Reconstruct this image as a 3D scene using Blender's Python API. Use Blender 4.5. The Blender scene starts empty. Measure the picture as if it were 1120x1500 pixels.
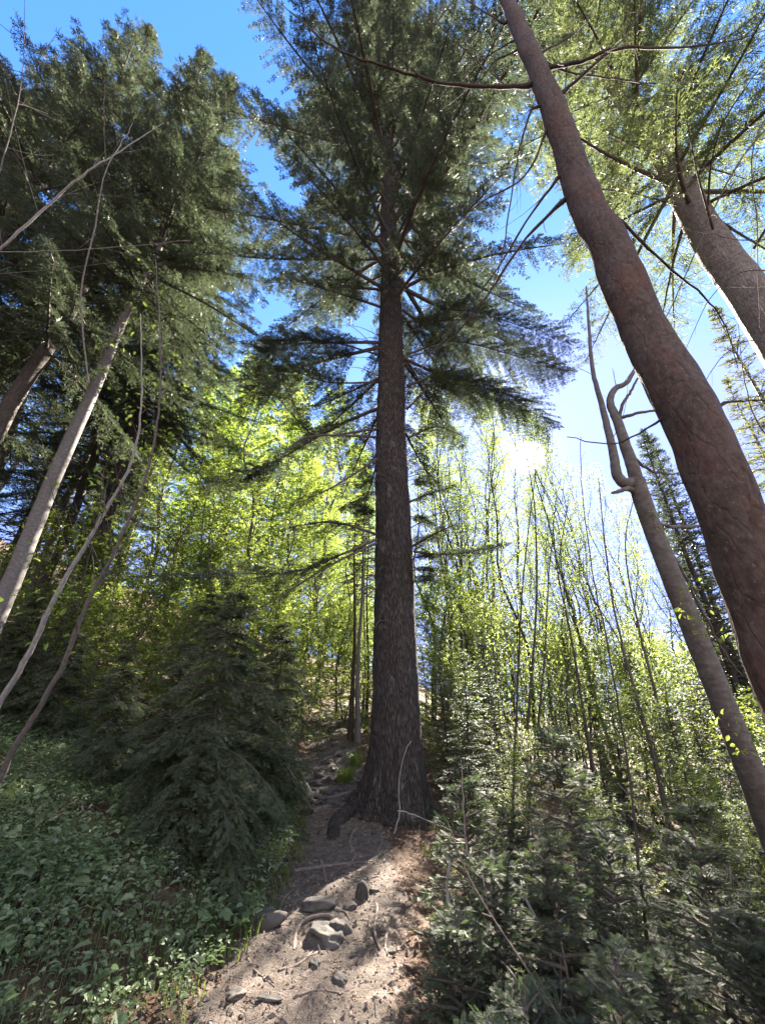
import bpy, math
import numpy as np
from mathutils import Vector, noise as mnoise

rng = np.random.default_rng(11)
R = math.radians
sc = bpy.context.scene
COL = sc.collection

# ------------------------------------------------------------------ camera
EYE = np.array([0.0, 0.0, 1.6])
F, PITCH = 580.0, R(27.0)
CP, SP = math.cos(PITCH), math.sin(PITCH)
cam_d = bpy.data.cameras.new('camera')
cam_d.sensor_fit = 'VERTICAL'
cam_d.sensor_height = 36.0
cam_d.sensor_width = 36.0 * 1120 / 1500
cam_d.lens = F / 1500 * 36.0
cam_d.clip_start, cam_d.clip_end = 0.05, 3000
cam = bpy.data.objects.new('camera', cam_d)
cam.location = EYE
cam.rotation_euler = (R(90) + PITCH, 0, 0)
COL.objects.link(cam)
sc.camera = cam

# ------------------------------------------------------------------ light
SUN_EL, SUN_AZ = R(32.5), R(24.0)
SUN = Vector((math.sin(SUN_AZ) * math.cos(SUN_EL), math.cos(SUN_AZ) * math.cos(SUN_EL), math.sin(SUN_EL)))
w = bpy.data.worlds.new('World')
sc.world = w
w.use_nodes = True
nt = w.node_tree
nt.nodes.clear()
out = nt.nodes.new('ShaderNodeOutputWorld')
bg = nt.nodes.new('ShaderNodeBackground')
sky = nt.nodes.new('ShaderNodeTexSky')
sky.sky_type = 'NISHITA'
sky.sun_disc = False
sky.sun_elevation = SUN_EL
sky.sun_rotation = SUN_AZ
sky.air_density, sky.dust_density, sky.ozone_density = 1.0, 0.2, 2.5
sky.altitude = 600
bg.inputs['Strength'].default_value = 0.085
# the sun's own disc and the aureole of the air round it, part of the sky
tc = nt.nodes.new('ShaderNodeTexCoord')
dot = nt.nodes.new('ShaderNodeVectorMath'); dot.operation = 'DOT_PRODUCT'
dot.inputs[1].default_value = SUN
nt.links.new(tc.outputs['Generated'], dot.inputs[0])


def wmath(op, a, b=None):
    n = nt.nodes.new('ShaderNodeMath'); n.operation = op
    for i, v in enumerate((a, b)):
        if v is None:
            continue
        if isinstance(v, (int, float)):
            n.inputs[i].default_value = v
        else:
            nt.links.new(v, n.inputs[i])
    return n.outputs[0]


cl = wmath('MAXIMUM', dot.outputs['Value'], 0.0)
disc = wmath('MULTIPLY', wmath('POWER', cl, 8000.0), 400.0)
halo = wmath('MULTIPLY', wmath('POWER', cl, 900.0), .5)
halo2 = wmath('MULTIPLY', wmath('POWER', cl, 40.0), .16)
glow = wmath('ADD', wmath('ADD', disc, halo), halo2)
gcol = nt.nodes.new('ShaderNodeVectorMath'); gcol.operation = 'SCALE'
gcol.inputs[0].default_value = (1.0, 0.93, 0.84)
nt.links.new(glow, gcol.inputs['Scale'])
# clear spring air: deep blue overhead, paling towards the sun
sepc = nt.nodes.new('ShaderNodeSeparateXYZ'); nt.links.new(sky.outputs[0], sepc.inputs[0])
comb = nt.nodes.new('ShaderNodeCombineXYZ')
for ch, (g0, pw, ref, cap) in enumerate(((.105, 1.25, .46, .58), (.46, .72, 1.1, .78), (1.40, .35, 2.16, 1.8))):
    nt.links.new(wmath('MINIMUM', wmath('MULTIPLY', wmath('POWER', wmath('DIVIDE', sepc.outputs[ch], ref), pw), g0), cap), comb.inputs[ch])
# unseen clouds added behind the viewer to lift and neutralise the shade
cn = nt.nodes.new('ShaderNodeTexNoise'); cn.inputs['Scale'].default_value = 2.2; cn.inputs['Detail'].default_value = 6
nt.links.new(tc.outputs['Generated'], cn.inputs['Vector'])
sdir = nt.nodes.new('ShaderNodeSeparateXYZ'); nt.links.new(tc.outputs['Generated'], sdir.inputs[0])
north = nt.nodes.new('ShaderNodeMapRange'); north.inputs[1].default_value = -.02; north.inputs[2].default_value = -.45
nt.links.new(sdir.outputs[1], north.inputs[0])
fill_puff = nt.nodes.new('ShaderNodeMapRange'); fill_puff.inputs[1].default_value = .40; fill_puff.inputs[2].default_value = .56
nt.links.new(cn.outputs[0], fill_puff.inputs[0])
fill_cloud = nt.nodes.new('ShaderNodeMix'); fill_cloud.data_type = 'RGBA'
nt.links.new(wmath('MULTIPLY', north.outputs[0], fill_puff.outputs[0]), fill_cloud.inputs[0])
nt.links.new(comb.outputs[0], fill_cloud.inputs[6]); fill_cloud.inputs[7].default_value = (2.2, 2.15, 2.05, 1)
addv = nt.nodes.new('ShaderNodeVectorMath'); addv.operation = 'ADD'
nt.links.new(fill_cloud.outputs[2], addv.inputs[0])
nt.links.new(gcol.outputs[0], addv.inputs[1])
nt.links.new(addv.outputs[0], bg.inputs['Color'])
nt.links.new(bg.outputs[0], out.inputs['Surface'])
sun_d = bpy.data.lights.new('sun', 'SUN')
sun_d.energy = 5.0
sun_d.angle = R(0.5)
sun_d.color = (1.0, 0.91, 0.78)
sun_o = bpy.data.objects.new('sun', sun_d)
sun_o.rotation_euler = SUN.to_track_quat('Z', 'Y').to_euler()
COL.objects.link(sun_o)
sc.view_settings.view_transform = 'Standard'
sc.view_settings.look = 'None'
sc.view_settings.gamma = 1.0
sc.view_settings.exposure = 3.8
cy = sc.cycles
cy.max_bounces, cy.diffuse_bounces, cy.glossy_bounces, cy.transmission_bounces = 8, 6, 2, 6
cy.caustics_reflective = cy.caustics_refractive = False
cy.sample_clamp_indirect = 0.5
cy.sample_clamp_direct = 1.5
cy.use_denoising = True
cy.denoiser = 'OPENIMAGEDENOISE'


# ------------------------------------------------------------------ maths helpers
def P(px, py, z):
    """point at depth z (metres along the optical axis) seen at a pixel of the 1120x1500 photograph"""
    x, y = (px - 560) / F * z, (750 - py) / F * z
    return np.array([x, z * CP - y * SP, y * CP + z * SP]) + EYE


def path_x(y):
    return np.interp(y, [-5, 2, 3.6, 5.2, 7, 8.4, 9.5, 14, 19, 26, 60], [-.55, -.52, -.50, -.40, -.55, -.86, -1.0, -1.62, -2.0, -1.2, 4])


def path_z(y):
    return np.interp(y, [-20, 0, 6, 8, 9, 10.5, 14, 19, 24, 40, 80, 200], [-.6, 0, .06, .16, .28, .48, 1.05, 1.70, 2.3, 3.9, 7.0, 12])


def hsh(i, j):
    n = np.sin(i * 127.1 + j * 311.7) * 43758.5453
    return n - np.floor(n)


def vnoise(x, y):
    i, j = np.floor(x), np.floor(y)
    fx, fy = x - i, y - j
    fx, fy = fx * fx * (3 - 2 * fx), fy * fy * (3 - 2 * fy)
    return (hsh(i, j) * (1 - fx) + hsh(i + 1, j) * fx) * (1 - fy) + (hsh(i, j + 1) * (1 - fx) + hsh(i + 1, j + 1) * fx) * fy


def fbm(x, y, o=4):
    a, s = 0.5, 0.0
    for k in range(o):
        s = s + a * (vnoise(x * 2 ** k + 17 * k, y * 2 ** k - 9 * k) - .5)
        a *= .5
    return s


def hgt(x, y):
    x, y = np.asarray(x, float), np.asarray(y, float)
    u = x - path_x(y)
    z = path_z(y)
    lf = np.maximum(-u - .62, 0)
    z = z + .12 * (1 - np.exp(-lf / .25)) + np.where(lf < 12, .24 * lf, 2.88 + .34 * (lf - 12)) * np.clip(lf, 0, 1)
    rt = np.maximum(u - .6, 0)
    k = np.clip((rt - 1.2) / 1.5, 0, 1)
    drop = .05 * rt + .24 * np.maximum(rt - 1.4, 0) * k
    z = z - np.where(drop < 4.5, drop, 4.5 + .02 * (drop - 4.5)) - np.where(rt > 0, .55 * (path_z(y) - .0) * np.clip(rt / 8, 0, 1), 0)
    off = np.clip((np.abs(u) - .5) / .8, 0, 1)
    z = z + fbm(x * .5, y * .5) * .35 * off + fbm(x * 1.9 + 5, y * 1.9) * (.07 + .09 * off) + fbm(x * 7, y * 7, 3) * .05 + fbm(x * 11 + 3, y * 11, 2) * .03 + .05 * np.maximum(0, fbm(x * 2.7 + 40, y * 4.1, 3)) * (1 - off) * np.clip((y - 3) / 6, .5, 2)
    return z


def hz(x, y):
    return float(hgt(x, y))


def G(px, py):
    """where the sight line through a pixel meets the ground"""
    d = P(px, py, 1.0) - EYE
    t = 1.0
    for _ in range(4000):
        p = EYE + d * t
        if p[2] < hz(p[0], p[1]):
            break
        t += .01 + t * .002
    return np.array([p[0], p[1], hz(p[0], p[1])])


def nrm(v):
    return v / np.maximum(np.linalg.norm(v, axis=-1, keepdims=True), 1e-9)


UP = np.array([0, 0, 1.0])


# ------------------------------------------------------------------ mesh builder
class MB:
    def __init__(self):
        self.v, self.q, self.t, self.mq, self.mt, self.n = [], [], [], [], [], 0

    def add(self, v, q=None, t=None, m=0):
        v = np.asarray(v, np.float32).reshape(-1, 3)
        if q is not None and len(q):
            q = np.asarray(q, np.int64).reshape(-1, 4)
            self.q.append(q + self.n); self.mq.append(np.full(len(q), m, np.int32))
        if t is not None and len(t):
            t = np.asarray(t, np.int64).reshape(-1, 3)
            self.t.append(t + self.n); self.mt.append(np.full(len(t), m, np.int32))
        self.v.append(v); self.n += len(v)

    def tube(self, pts, rad, n=6, m=0, cap=True):
        pts = np.asarray(pts, float); k = len(pts)
        rad = np.broadcast_to(np.asarray(rad, float), (k,))
        tg = nrm(np.gradient(pts, axis=0))
        ref = np.eye(3)[np.argmin(np.abs(tg.mean(0)))]
        a = nrm(np.cross(tg, ref)); b = np.cross(tg, a)
        th = np.arange(n) / n * 2 * math.pi
        ring = pts[:, None] + rad[:, None, None] * (a[:, None] * np.cos(th)[None, :, None] + b[:, None] * np.sin(th)[None, :, None])
        i = np.arange(k - 1)[:, None] * n; j = np.arange(n)[None]; j2 = (j + 1) % n
        q = np.stack([i + j, i + j2, i + n + j2, i + n + j], -1).reshape(-1, 4)
        v = ring.reshape(-1, 3); t = None
        if cap:
            v = np.vstack([v, pts[-1] + tg[-1] * rad[-1] * .6])
            o = (k - 1) * n
            t = np.stack([o + np.arange(n), o + (np.arange(n) + 1) % n, np.full(n, k * n)], -1)
        self.add(v, q, t, m)

    def rhomb(self, p, d, nn, L, W, m=0):
        s = nrm(np.cross(d, nn)); L = np.asarray(L)[:, None]; W = np.asarray(W)[:, None]
        v = np.stack([p, p + d * L * .45 + s * W / 2, p + d * L, p + d * L * .45 - s * W / 2], 1)
        self.add(v, np.arange(len(p) * 4).reshape(-1, 4), None, m)

    def frond(self, p, d, nn, L, w, m=0):
        """a shoot and four side shoots: a tiny feather of needles"""
        s = nrm(np.cross(d, nn)); L = np.asarray(L); k = len(p)
        self.rhomb(p, d, nn, L, np.full(k, w), m)
        for t, sg, f in ((.12, 1, .5), (.3, -1, .52), (.5, 1, .42), (.66, -1, .34)):
            dd = nrm(d * .62 + s * sg * rng.uniform(.6, .95, (k, 1)) + nn * rng.normal(0, .3, (k, 1)))
            self.rhomb(p + d * (L * t)[:, None], dd, nn, L * f * rng.uniform(.8, 1.2, k), np.full(k, w * .85), m)

    def leaf(self, p, d, nn, L, W, fold=.15, curl=.12, m=0):
        s = nrm(np.cross(d, nn)); u = np.cross(s, d); L = np.asarray(L)[:, None]; W = np.asarray(W)[:, None]
        def pt(a, b, c):
            return p + d * L * a + s * W * b + u * L * c
        v = np.stack([p, pt(.5, 0, 0), pt(1, 0, -curl), pt(.28, .42, fold), pt(.68, .36, fold - curl * .4), pt(.28, -.42, fold), pt(.68, -.36, fold - curl * .4)], 1)
        o = np.arange(len(p))[:, None] * 7
        q = np.concatenate([o + np.array([[0, 1, 4, 3]]), o + np.array([[0, 5, 6, 1]])])
        t = np.concatenate([o + np.array([[1, 2, 4]]), o + np.array([[1, 6, 2]])])
        self.add(v, q, t, m)

    def comb(self, p, d, nn, L, per, nl, nw, m=0, flat=.16):
        """needles along shoots"""
        k = len(p); s = nrm(np.cross(d, nn)); u = np.cross(s, d); L = np.asarray(L)
        t = (np.arange(per) + .5) / per
        for sg in (-1, 1):
            base = p[:, None] + d[:, None] * (L[:, None] * t[None])[..., None]
            up = rng.uniform(-flat * .4, flat * 1.6, (k, per, 1))
            fw = rng.uniform(.35, .75, (k, per, 1))
            dr = nrm(d[:, None] * fw + s[:, None] * sg + u[:, None] * up)
            ln = nl * rng.uniform(.75, 1.15, (k, per, 1)) * (1 - .5 * t[None, :, None] ** 3)
            tip = base + dr * ln
            e = d[:, None] * nw
            mid = base + dr * ln * .55
            v = np.stack([base, mid + e, tip, mid - e], 2).reshape(-1, 3)
            self.add(v, np.arange(len(v)).reshape(-1, 4), None, m)

    def build(self, name, mats, parent=None, org=None, smooth=False, smooth_mats=None):
        v = np.concatenate(self.v) if self.v else np.zeros((0, 3), np.float32)
        if org is not None:
            v = v - np.asarray(org, np.float32)
        q = np.concatenate(self.q) if self.q else np.zeros((0, 4), np.int64)
        t = np.concatenate(self.t) if self.t else np.zeros((0, 3), np.int64)
        me = bpy.data.meshes.new(name)
        me.vertices.add(len(v)); me.vertices.foreach_set('co', v.astype(np.float32).ravel())
        lp = np.concatenate([q.ravel(), t.ravel()]).astype(np.int32)
        me.loops.add(len(lp)); me.loops.foreach_set('vertex_index', lp)
        nq, ntr = len(q), len(t)
        me.polygons.add(nq + ntr)
        st = np.concatenate([np.arange(nq) * 4, nq * 4 + np.arange(ntr) * 3]).astype(np.int32)
        me.polygons.foreach_set('loop_start', st)
        mi = np.concatenate((self.mq + self.mt) or [np.zeros(0, np.int32)]) if True else None
        mi = np.concatenate([np.concatenate(self.mq) if self.mq else np.zeros(0, np.int32), np.concatenate(self.mt) if self.mt else np.zeros(0, np.int32)])
        me.polygons.foreach_set('material_index', mi.astype(np.int32))
        sm = np.full(nq + ntr, smooth, bool)
        if smooth_mats is not None:
            sm = np.isin(mi, smooth_mats)
        me.polygons.foreach_set('use_smooth', sm)
        for mt in (mats if isinstance(mats, (list, tuple)) else [mats]):
            me.materials.append(mt)
        me.update(calc_edges=True)
        me.validate()
        o = bpy.data.objects.new(name, me)
        COL.objects.link(o)
        if parent is not None:
            o.parent = parent
        elif org is not None:
            o.location = org
        return o


def tag(o, label=None, cat=None, group=None, kind=None):
    for k, v in (('label', label), ('category', cat), ('group', group), ('kind', kind)):
        if v:
            o[k] = v
    return o


def thing(name, loc, label, cat, group=None, rz=0.0):
    o = bpy.data.objects.new(name, None)
    o.empty_display_size = .1
    COL.objects.link(o)
    o.location = loc; o.rotation_euler = (0, 0, rz)
    return tag(o, label, cat, group)


def dup(root, loc, rz=0.0, s=1.0, label=None, group=None, tilt=(0, 0)):
    r = root.copy(); COL.objects.link(r)
    r.location = loc; r.rotation_euler = (tilt[0], tilt[1], rz)
    r.scale = (s, s, s) if np.isscalar(s) else s
    if label: r['label'] = label
    if group: r['group'] = group
    for ch in list(root.children):
        c = ch.copy(); COL.objects.link(c); c.parent = r
        for g in list(ch.children):
            d = g.copy(); COL.objects.link(d); d.parent = c
    return r


# ------------------------------------------------------------------ materials
def mat(name):
    m = bpy.data.materials.new(name); m.use_nodes = True
    t = m.node_tree; t.nodes.clear()
    o = t.nodes.new('ShaderNodeOutputMaterial')
    return m, t, o


def ramp(t, stops):
    r = t.nodes.new('ShaderNodeValToRGB')
    e = r.color_ramp.elements
    while len(e) < len(stops):
        e.new(.5)
    for i, (p, c) in enumerate(stops):
        e[i].position = p; e[i].color = (*c, 1)
    return r


def noise(t, vec, scale, detail=4, rough=.6):
    n = t.nodes.new('ShaderNodeTexNoise')
    n.inputs['Scale'].default_value = scale; n.inputs['Detail'].default_value = detail; n.inputs['Roughness'].default_value = rough
    if vec is not None:
        t.links.new(vec, n.inputs['Vector'])
    return n


def mapping(t, scale, coord='Object'):
    c = t.nodes.new('ShaderNodeTexCoord'); mp = t.nodes.new('ShaderNodeMapping')
    mp.inputs['Scale'].default_value = scale
    t.links.new(c.outputs[coord], mp.inputs['Vector'])
    return mp.outputs[0]


def foliage(name, stops, tcol, tfac=.4, rough=.45, spec=.4, under=None):
    m, t, o = mat(name)
    g = t.nodes.new('ShaderNodeNewGeometry')
    ns = noise(t, g.outputs['Position'], 1.1, 3)
    a = t.nodes.new('ShaderNodeMath'); a.operation = 'MULTIPLY_ADD'
    t.links.new(g.outputs['Random Per Island'], a.inputs[0]); a.inputs[1].default_value = .55
    s = t.nodes.new('ShaderNodeMath'); s.operation = 'MULTIPLY_ADD'; s.inputs[1].default_value = 1.3; s.inputs[2].default_value = -.40
    t.links.new(ns.outputs[0], s.inputs[0]); t.links.new(s.outputs[0], a.inputs[2])
    r = ramp(t, stops); t.links.new(a.outputs[0], r.inputs[0])
    p = t.nodes.new('ShaderNodeBsdfPrincipled')
    p.inputs['Roughness'].default_value = rough; p.inputs['Specular IOR Level'].default_value = spec
    col = r.outputs[0]
    if under:
        mx = t.nodes.new('ShaderNodeMix'); mx.data_type = 'RGBA'
        t.links.new(g.outputs['Backfacing'], mx.inputs[0]); t.links.new(col, mx.inputs[6]); mx.inputs[7].default_value = (*under, 1)
        col = mx.outputs[2]
    t.links.new(col, p.inputs['Base Color'])
    tr = t.nodes.new('ShaderNodeBsdfTranslucent')
    tm = t.nodes.new('ShaderNodeMix'); tm.data_type = 'RGBA'; tm.blend_type = 'MIX'; tm.inputs[0].default_value = .7
    t.links.new(r.outputs[0], tm.inputs[6]); tm.inputs[7].default_value = (*tcol, 1)
    t.links.new(tm.outputs[2], tr.inputs['Color'])
    ms = t.nodes.new('ShaderNodeMixShader'); ms.inputs[0].default_value = tfac
    t.links.new(p.outputs[0], ms.inputs[1]); t.links.new(tr.outputs[0], ms.inputs[2])
    t.links.new(ms.outputs[0], o.inputs['Surface'])
    return m


def bark(name, stops, sc_fine=(30, 30, 8), bump=.5, blotch=None, rough=.85, dist=.012, crack=None, cmix=.4, cw=.22):
    m, t, o = mat(name)
    v = mapping(t, sc_fine)
    n1 = noise(t, v, 1.0, 6, .65)
    p = t.nodes.new('ShaderNodeBsdfPrincipled'); p.inputs['Roughness'].default_value = rough
    p.inputs['Specular IOR Level'].default_value = .25
    r = ramp(t, stops); t.links.new(n1.outputs[0], r.inputs[0])
    col = r.outputs[0]
    hgtv = n1.outputs[0]
    if crack:
        vo = t.nodes.new('ShaderNodeTexVoronoi'); vo.feature = 'DISTANCE_TO_EDGE'; vo.inputs['Scale'].default_value = 1
        wn = noise(t, mapping(t, (6, 6, 4)), 1.0, 3)
        vm = t.nodes.new('ShaderNodeVectorMath'); vm.operation = 'ADD'
        sc2 = t.nodes.new('ShaderNodeVectorMath'); sc2.operation = 'SCALE'; sc2.inputs['Scale'].default_value = .7
        t.links.new(wn.outputs['Color'], sc2.inputs[0]); t.links.new(sc2.outputs[0], vm.inputs[0]); t.links.new(mapping(t, crack), vm.inputs[1])
        t.links.new(vm.outputs[0], vo.inputs['Vector'])
        cr = ramp(t, [(0, (0, 0, 0)), (cw, (1, 1, 1))]); t.links.new(vo.outputs[0], cr.inputs[0])
        mx = t.nodes.new('ShaderNodeMix'); mx.data_type = 'RGBA'; mx.blend_type = 'MULTIPLY'; mx.inputs[0].default_value = cmix
        t.links.new(col, mx.inputs[6]); t.links.new(cr.outputs[0], mx.inputs[7]); col = mx.outputs[2]
        ad = t.nodes.new('ShaderNodeMath'); ad.operation = 'MULTIPLY_ADD'; ad.inputs[1].default_value = .8
        t.links.new(cr.outputs[0], ad.inputs[0]); t.links.new(n1.outputs[0], ad.inputs[2]); hgtv = ad.outputs[0]
    if blotch:
        for bc, bs, lo, hi, f in blotch:
            nb = noise(t, mapping(t, (bs, bs, bs * .6)), 1.0, 5, .7)
            br = ramp(t, [(lo, (0, 0, 0)), (hi, (f, f, f))]); t.links.new(nb.outputs[0], br.inputs[0])
            mx = t.nodes.new('ShaderNodeMix'); mx.data_type = 'RGBA'
            t.links.new(br.outputs[0], mx.inputs[0]); t.links.new(col, mx.inputs[6]); mx.inputs[7].default_value = (*bc, 1); col = mx.outputs[2]
    t.links.new(col, p.inputs['Base Color'])
    b = t.nodes.new('ShaderNodeBump'); b.inputs['Strength'].default_value = bump; b.inputs['Distance'].default_value = dist
    t.links.new(hgtv, b.inputs['Height']); t.links.new(b.outputs[0], p.inputs['Normal'])
    t.links.new(p.outputs[0], o.inputs['Surface'])
    return m


M = {}
M['fir'] = foliage('fir_needles', [(.0, (.028, .036, .024)), (.5, (.052, .065, .041)), (1, (.088, .102, .066))], (.085, .112, .055), .30, .55, .3)
M['fir_warm'] = foliage('warm_needles', [(.0, (.032, .038, .018)), (.5, (.058, .068, .028)), (1, (.095, .105, .042))], (.17, .18, .05), .36, .45, .4)
M['fir_lit'] = foliage('sunlit_needles', [(.0, (.034, .044, .018)), (.5, (.062, .080, .032)), (1, (.10, .12, .05))], (.17, .21, .07), .42, .5, .35)  # lit copy of the fir needles, sunlight put into the colour
M['young'] = foliage('young_fir_needles', [(.0, (.022, .038, .015)), (.5, (.046, .072, .029)), (1, (.09, .125, .05))], (.13, .21, .05), .30, .6, .15, under=(.085, .10, .07))
M['dark'] = foliage('dark_needles', [(.0, (.042, .062, .030)), (.5, (.080, .108, .054)), (1, (.14, .17, .088))], (.14, .19, .07), .32, .55, .25)
M['beech'] = foliage('beech_leaves', [(.0, (.075, .12, .014)), (.5, (.11, .17, .02)), (1, (.16, .21, .03))], (.33, .48, .07), .55, .5, .35)
M['beech_b'] = foliage('fresh_leaves', [(.0, (.085, .13, .02)), (.5, (.125, .18, .03)), (1, (.17, .22, .045))], (.44, .54, .09), .55, .5, .35)
M['herb'] = foliage('herb_leaves', [(.0, (.048, .070, .032)), (.4, (.100, .140, .062)), (1, (.21, .25, .14))], (.14, .22, .06), .28, .55, .25)
M['grass'] = foliage('grass_blades', [(.0, (.045, .08, .02)), (.5, (.08, .12, .03)), (1, (.14, .16, .05))], (.30, .38, .06), .40, .45, .4)
M['litter'] = foliage('dead_leaves', [(.0, (.05, .03, .018)), (.45, (.12, .07, .04)), (.8, (.22, .14, .09)), (1, (.36, .27, .19))], (.20, .10, .04), .2, .6, .3)
M['pale'] = foliage('bleached_leaves', [(.0, (.16, .14, .13)), (.5, (.28, .26, .25)), (1, (.42, .41, .42))], (.2, .18, .15), .15, .6, .3)
M['fir_bark'] = bark('fir_bark', [(.25, (.020, .015, .014)), (.5, (.060, .048, .044)), (.75, (.14, .122, .115))], (30, 30, 8), .9, [((.035, .04, .022), 2.2, .50, .7, .6), ((.24, .23, .21), 5, .56, .70, .4), ((.018, .013, .011), 14, .60, .68, .7)], 1.0, .04, (24, 24, 4.5))
M['smooth_bark'] = bark('smooth_bark', [(.25, (.026, .017, .014)), (.5, (.066, .044, .034)), (.8, (.125, .090, .072))], (34, 34, 20), .35, [((.115, .092, .08), 4.5, .48, .66, .5), ((.045, .03, .024), 9, .60, .72, .7), ((.10, .042, .022), 3, .50, .68, .6), ((.21, .18, .155), 55, .62, .68, .7), ((.02, .012, .01), 26, .64, .70, .8)], .9, .018, (9, 9, 2.4), .16, .05)
M['grey_bark'] = bark('grey_bark', [(.25, (.06, .052, .047)), (.5, (.115, .102, .094)), (.8, (.19, .175, .165))], (20, 20, 30), .3, [((.05, .045, .035), 7, .58, .72, .6), ((.30, .30, .28), 6, .60, .7, .5)], .8, .006)
M['pale_bark'] = bark('pale_bark', [(.25, (.11, .09, .08)), (.5, (.20, .17, .155)), (.8, (.30, .27, .25))], (14, 14, 16), .6, [((.07, .055, .045), 3, .55, .7, .5)], .85, .012, (28, 28, 7), .25)
M['dark_bark'] = bark('dark_bark', [(.25, (.022, .017, .014)), (.5, (.05, .04, .033)), (.8, (.10, .085, .07))], (40, 40, 14), .5)
M['twig'] = bark('twig_bark', [(.25, (.04, .032, .027)), (.5, (.085, .07, .06)), (.8, (.16, .14, .125))], (60, 60, 30), .2)
M['pale_twig'] = bark('pale_twig_bark', [(.25, (.12, .105, .095)), (.5, (.22, .2, .185)), (.8, (.34, .32, .30))], (60, 60, 20), .2)
M['root'] = bark('root_bark', [(.25, (.07, .05, .042)), (.5, (.15, .115, .095)), (.8, (.26, .21, .18))], (30, 30, 30), .5)
M['rock'] = bark('grey_rock', [(.25, (.035, .031, .028)), (.5, (.070, .062, .057)), (.8, (.135, .12, .11))], (9, 9, 9), .7, [((.11, .085, .068), 4, .5, .68, .6), ((.05, .065, .025), 5, .6, .72, .5)], .9, .02)


def ground_mat():
    m, t, o = mat('forest_floor')
    g = t.nodes.new('ShaderNodeNewGeometry')
    pos = g.outputs['Position']
    n1 = noise(t, pos, 9, 8, .7); n2 = noise(t, pos, 55, 5, .7); n3 = noise(t, pos, 1.6, 4)
    soil = ramp(t, [(.28, (.052, .040, .033)), (.5, (.112, .089, .074)), (.72, (.20, .165, .14))])
    t.links.new(n1.outputs[0], soil.inputs[0])
    spk = ramp(t, [(.36, (.35, .33, .32)), (.5, (1, 1, 1)), (.68, (1.0, 1, 1)), (.76, (1.5, 1.45, 1.4))]); t.links.new(n2.outputs[0], spk.inputs[0])
    mm = t.nodes.new('ShaderNodeMix'); mm.data_type = 'RGBA'; mm.blend_type = 'MULTIPLY'; mm.inputs[0].default_value = .8
    t.links.new(soil.outputs[0], mm.inputs[6]); t.links.new(spk.outputs[0], mm.inputs[7])
    lit = ramp(t, [(.3, (.035, .022, .015)), (.5, (.085, .052, .034)), (.7, (.16, .10, .065))]); t.links.new(n1.outputs[0], lit.inputs[0])
    ml = t.nodes.new('ShaderNodeMix'); ml.data_type = 'RGBA'; ml.blend_type = 'MULTIPLY'; ml.inputs[0].default_value = .8
    t.links.new(lit.outputs[0], ml.inputs[6]); t.links.new(spk.outputs[0], ml.inputs[7])
    at = t.nodes.new('ShaderNodeAttribute'); at.attribute_name = 'trodden'
    ad = t.nodes.new('ShaderNodeMath'); ad.operation = 'MULTIPLY_ADD'; ad.inputs[1].default_value = .9
    t.links.new(n1.outputs[0], ad.inputs[0]); t.links.new(at.outputs['Fac'], ad.inputs[2])
    rr = ramp(t, [(.75, (0, 0, 0)), (1.0, (1, 1, 1))]); t.links.new(ad.outputs[0], rr.inputs[0])
    mx = t.nodes.new('ShaderNodeMix'); mx.data_type = 'RGBA'
    t.links.new(rr.outputs[0], mx.inputs[0]); t.links.new(ml.outputs[2], mx.inputs[6]); t.links.new(mm.outputs[2], mx.inputs[7])
    p = t.nodes.new('ShaderNodeBsdfPrincipled'); p.inputs['Roughness'].default_value = .95; p.inputs['Specular IOR Level'].default_value = .15
    t.links.new(mx.outputs[2], p.inputs['Base Color'])
    b = t.nodes.new('ShaderNodeBump'); b.inputs['Strength'].default_value = .8; b.inputs['Distance'].default_value = .02
    t.links.new(n2.outputs[0], b.inputs['Height']); t.links.new(b.outputs[0], p.inputs['Normal'])
    t.links.new(p.outputs[0], o.inputs['Surface'])
    return m


M['ground'] = ground_mat()


# ------------------------------------------------------------------ ground and path
def make_ground():
    a = np.linspace(-1, 1, 361)
    xs = np.sinh(a * 6.2) / math.sinh(6.2) * 320 - .5
    b = np.linspace(0, 1, 421)
    ys = 1.0 + np.concatenate([np.linspace(-60, -.2, 30), np.sinh(b * 5.6) / math.sinh(5.6) * 420])
    X, Y = np.meshgrid(xs, ys)
    Z = hgt(X, Y)
    u = X - path_x(Y)
    wd = .62 + fbm(X * 1.3, Y * 1.3) * .35
    tr = np.clip((wd + .22 - np.abs(u)) / .5, 0, 1)
    nx, ny = len(xs), len(ys)
    i = np.arange(ny - 1)[:, None] * nx + np.arange(nx - 1)[None]
    q = np.stack([i, i + 1, i + nx + 1, i + nx], -1).reshape(-1, 4)
    V = np.stack([X, Y, Z], -1).reshape(-1, 3)
    trv = tr.ravel()
    onp = (trv[q].mean(1) > .3) & (V[q][:, :, 1].mean(1) < 34) & (V[q][:, :, 1].mean(1) > -6)
    for nm, sel in (('ground', ~onp), ('path', onp)):
        qq = q[sel]; us, inv = np.unique(qq, return_inverse=True)
        mb = MB(); mb.add(V[us], inv.reshape(-1, 4))
        o = mb.build(nm, M['ground'], smooth=True)
        at = o.data.attributes.new('trodden', 'FLOAT', 'POINT')
        at.data.foreach_set('value', trv[us].astype(np.float32))
        tag(o, kind='structure')


make_ground()


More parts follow.
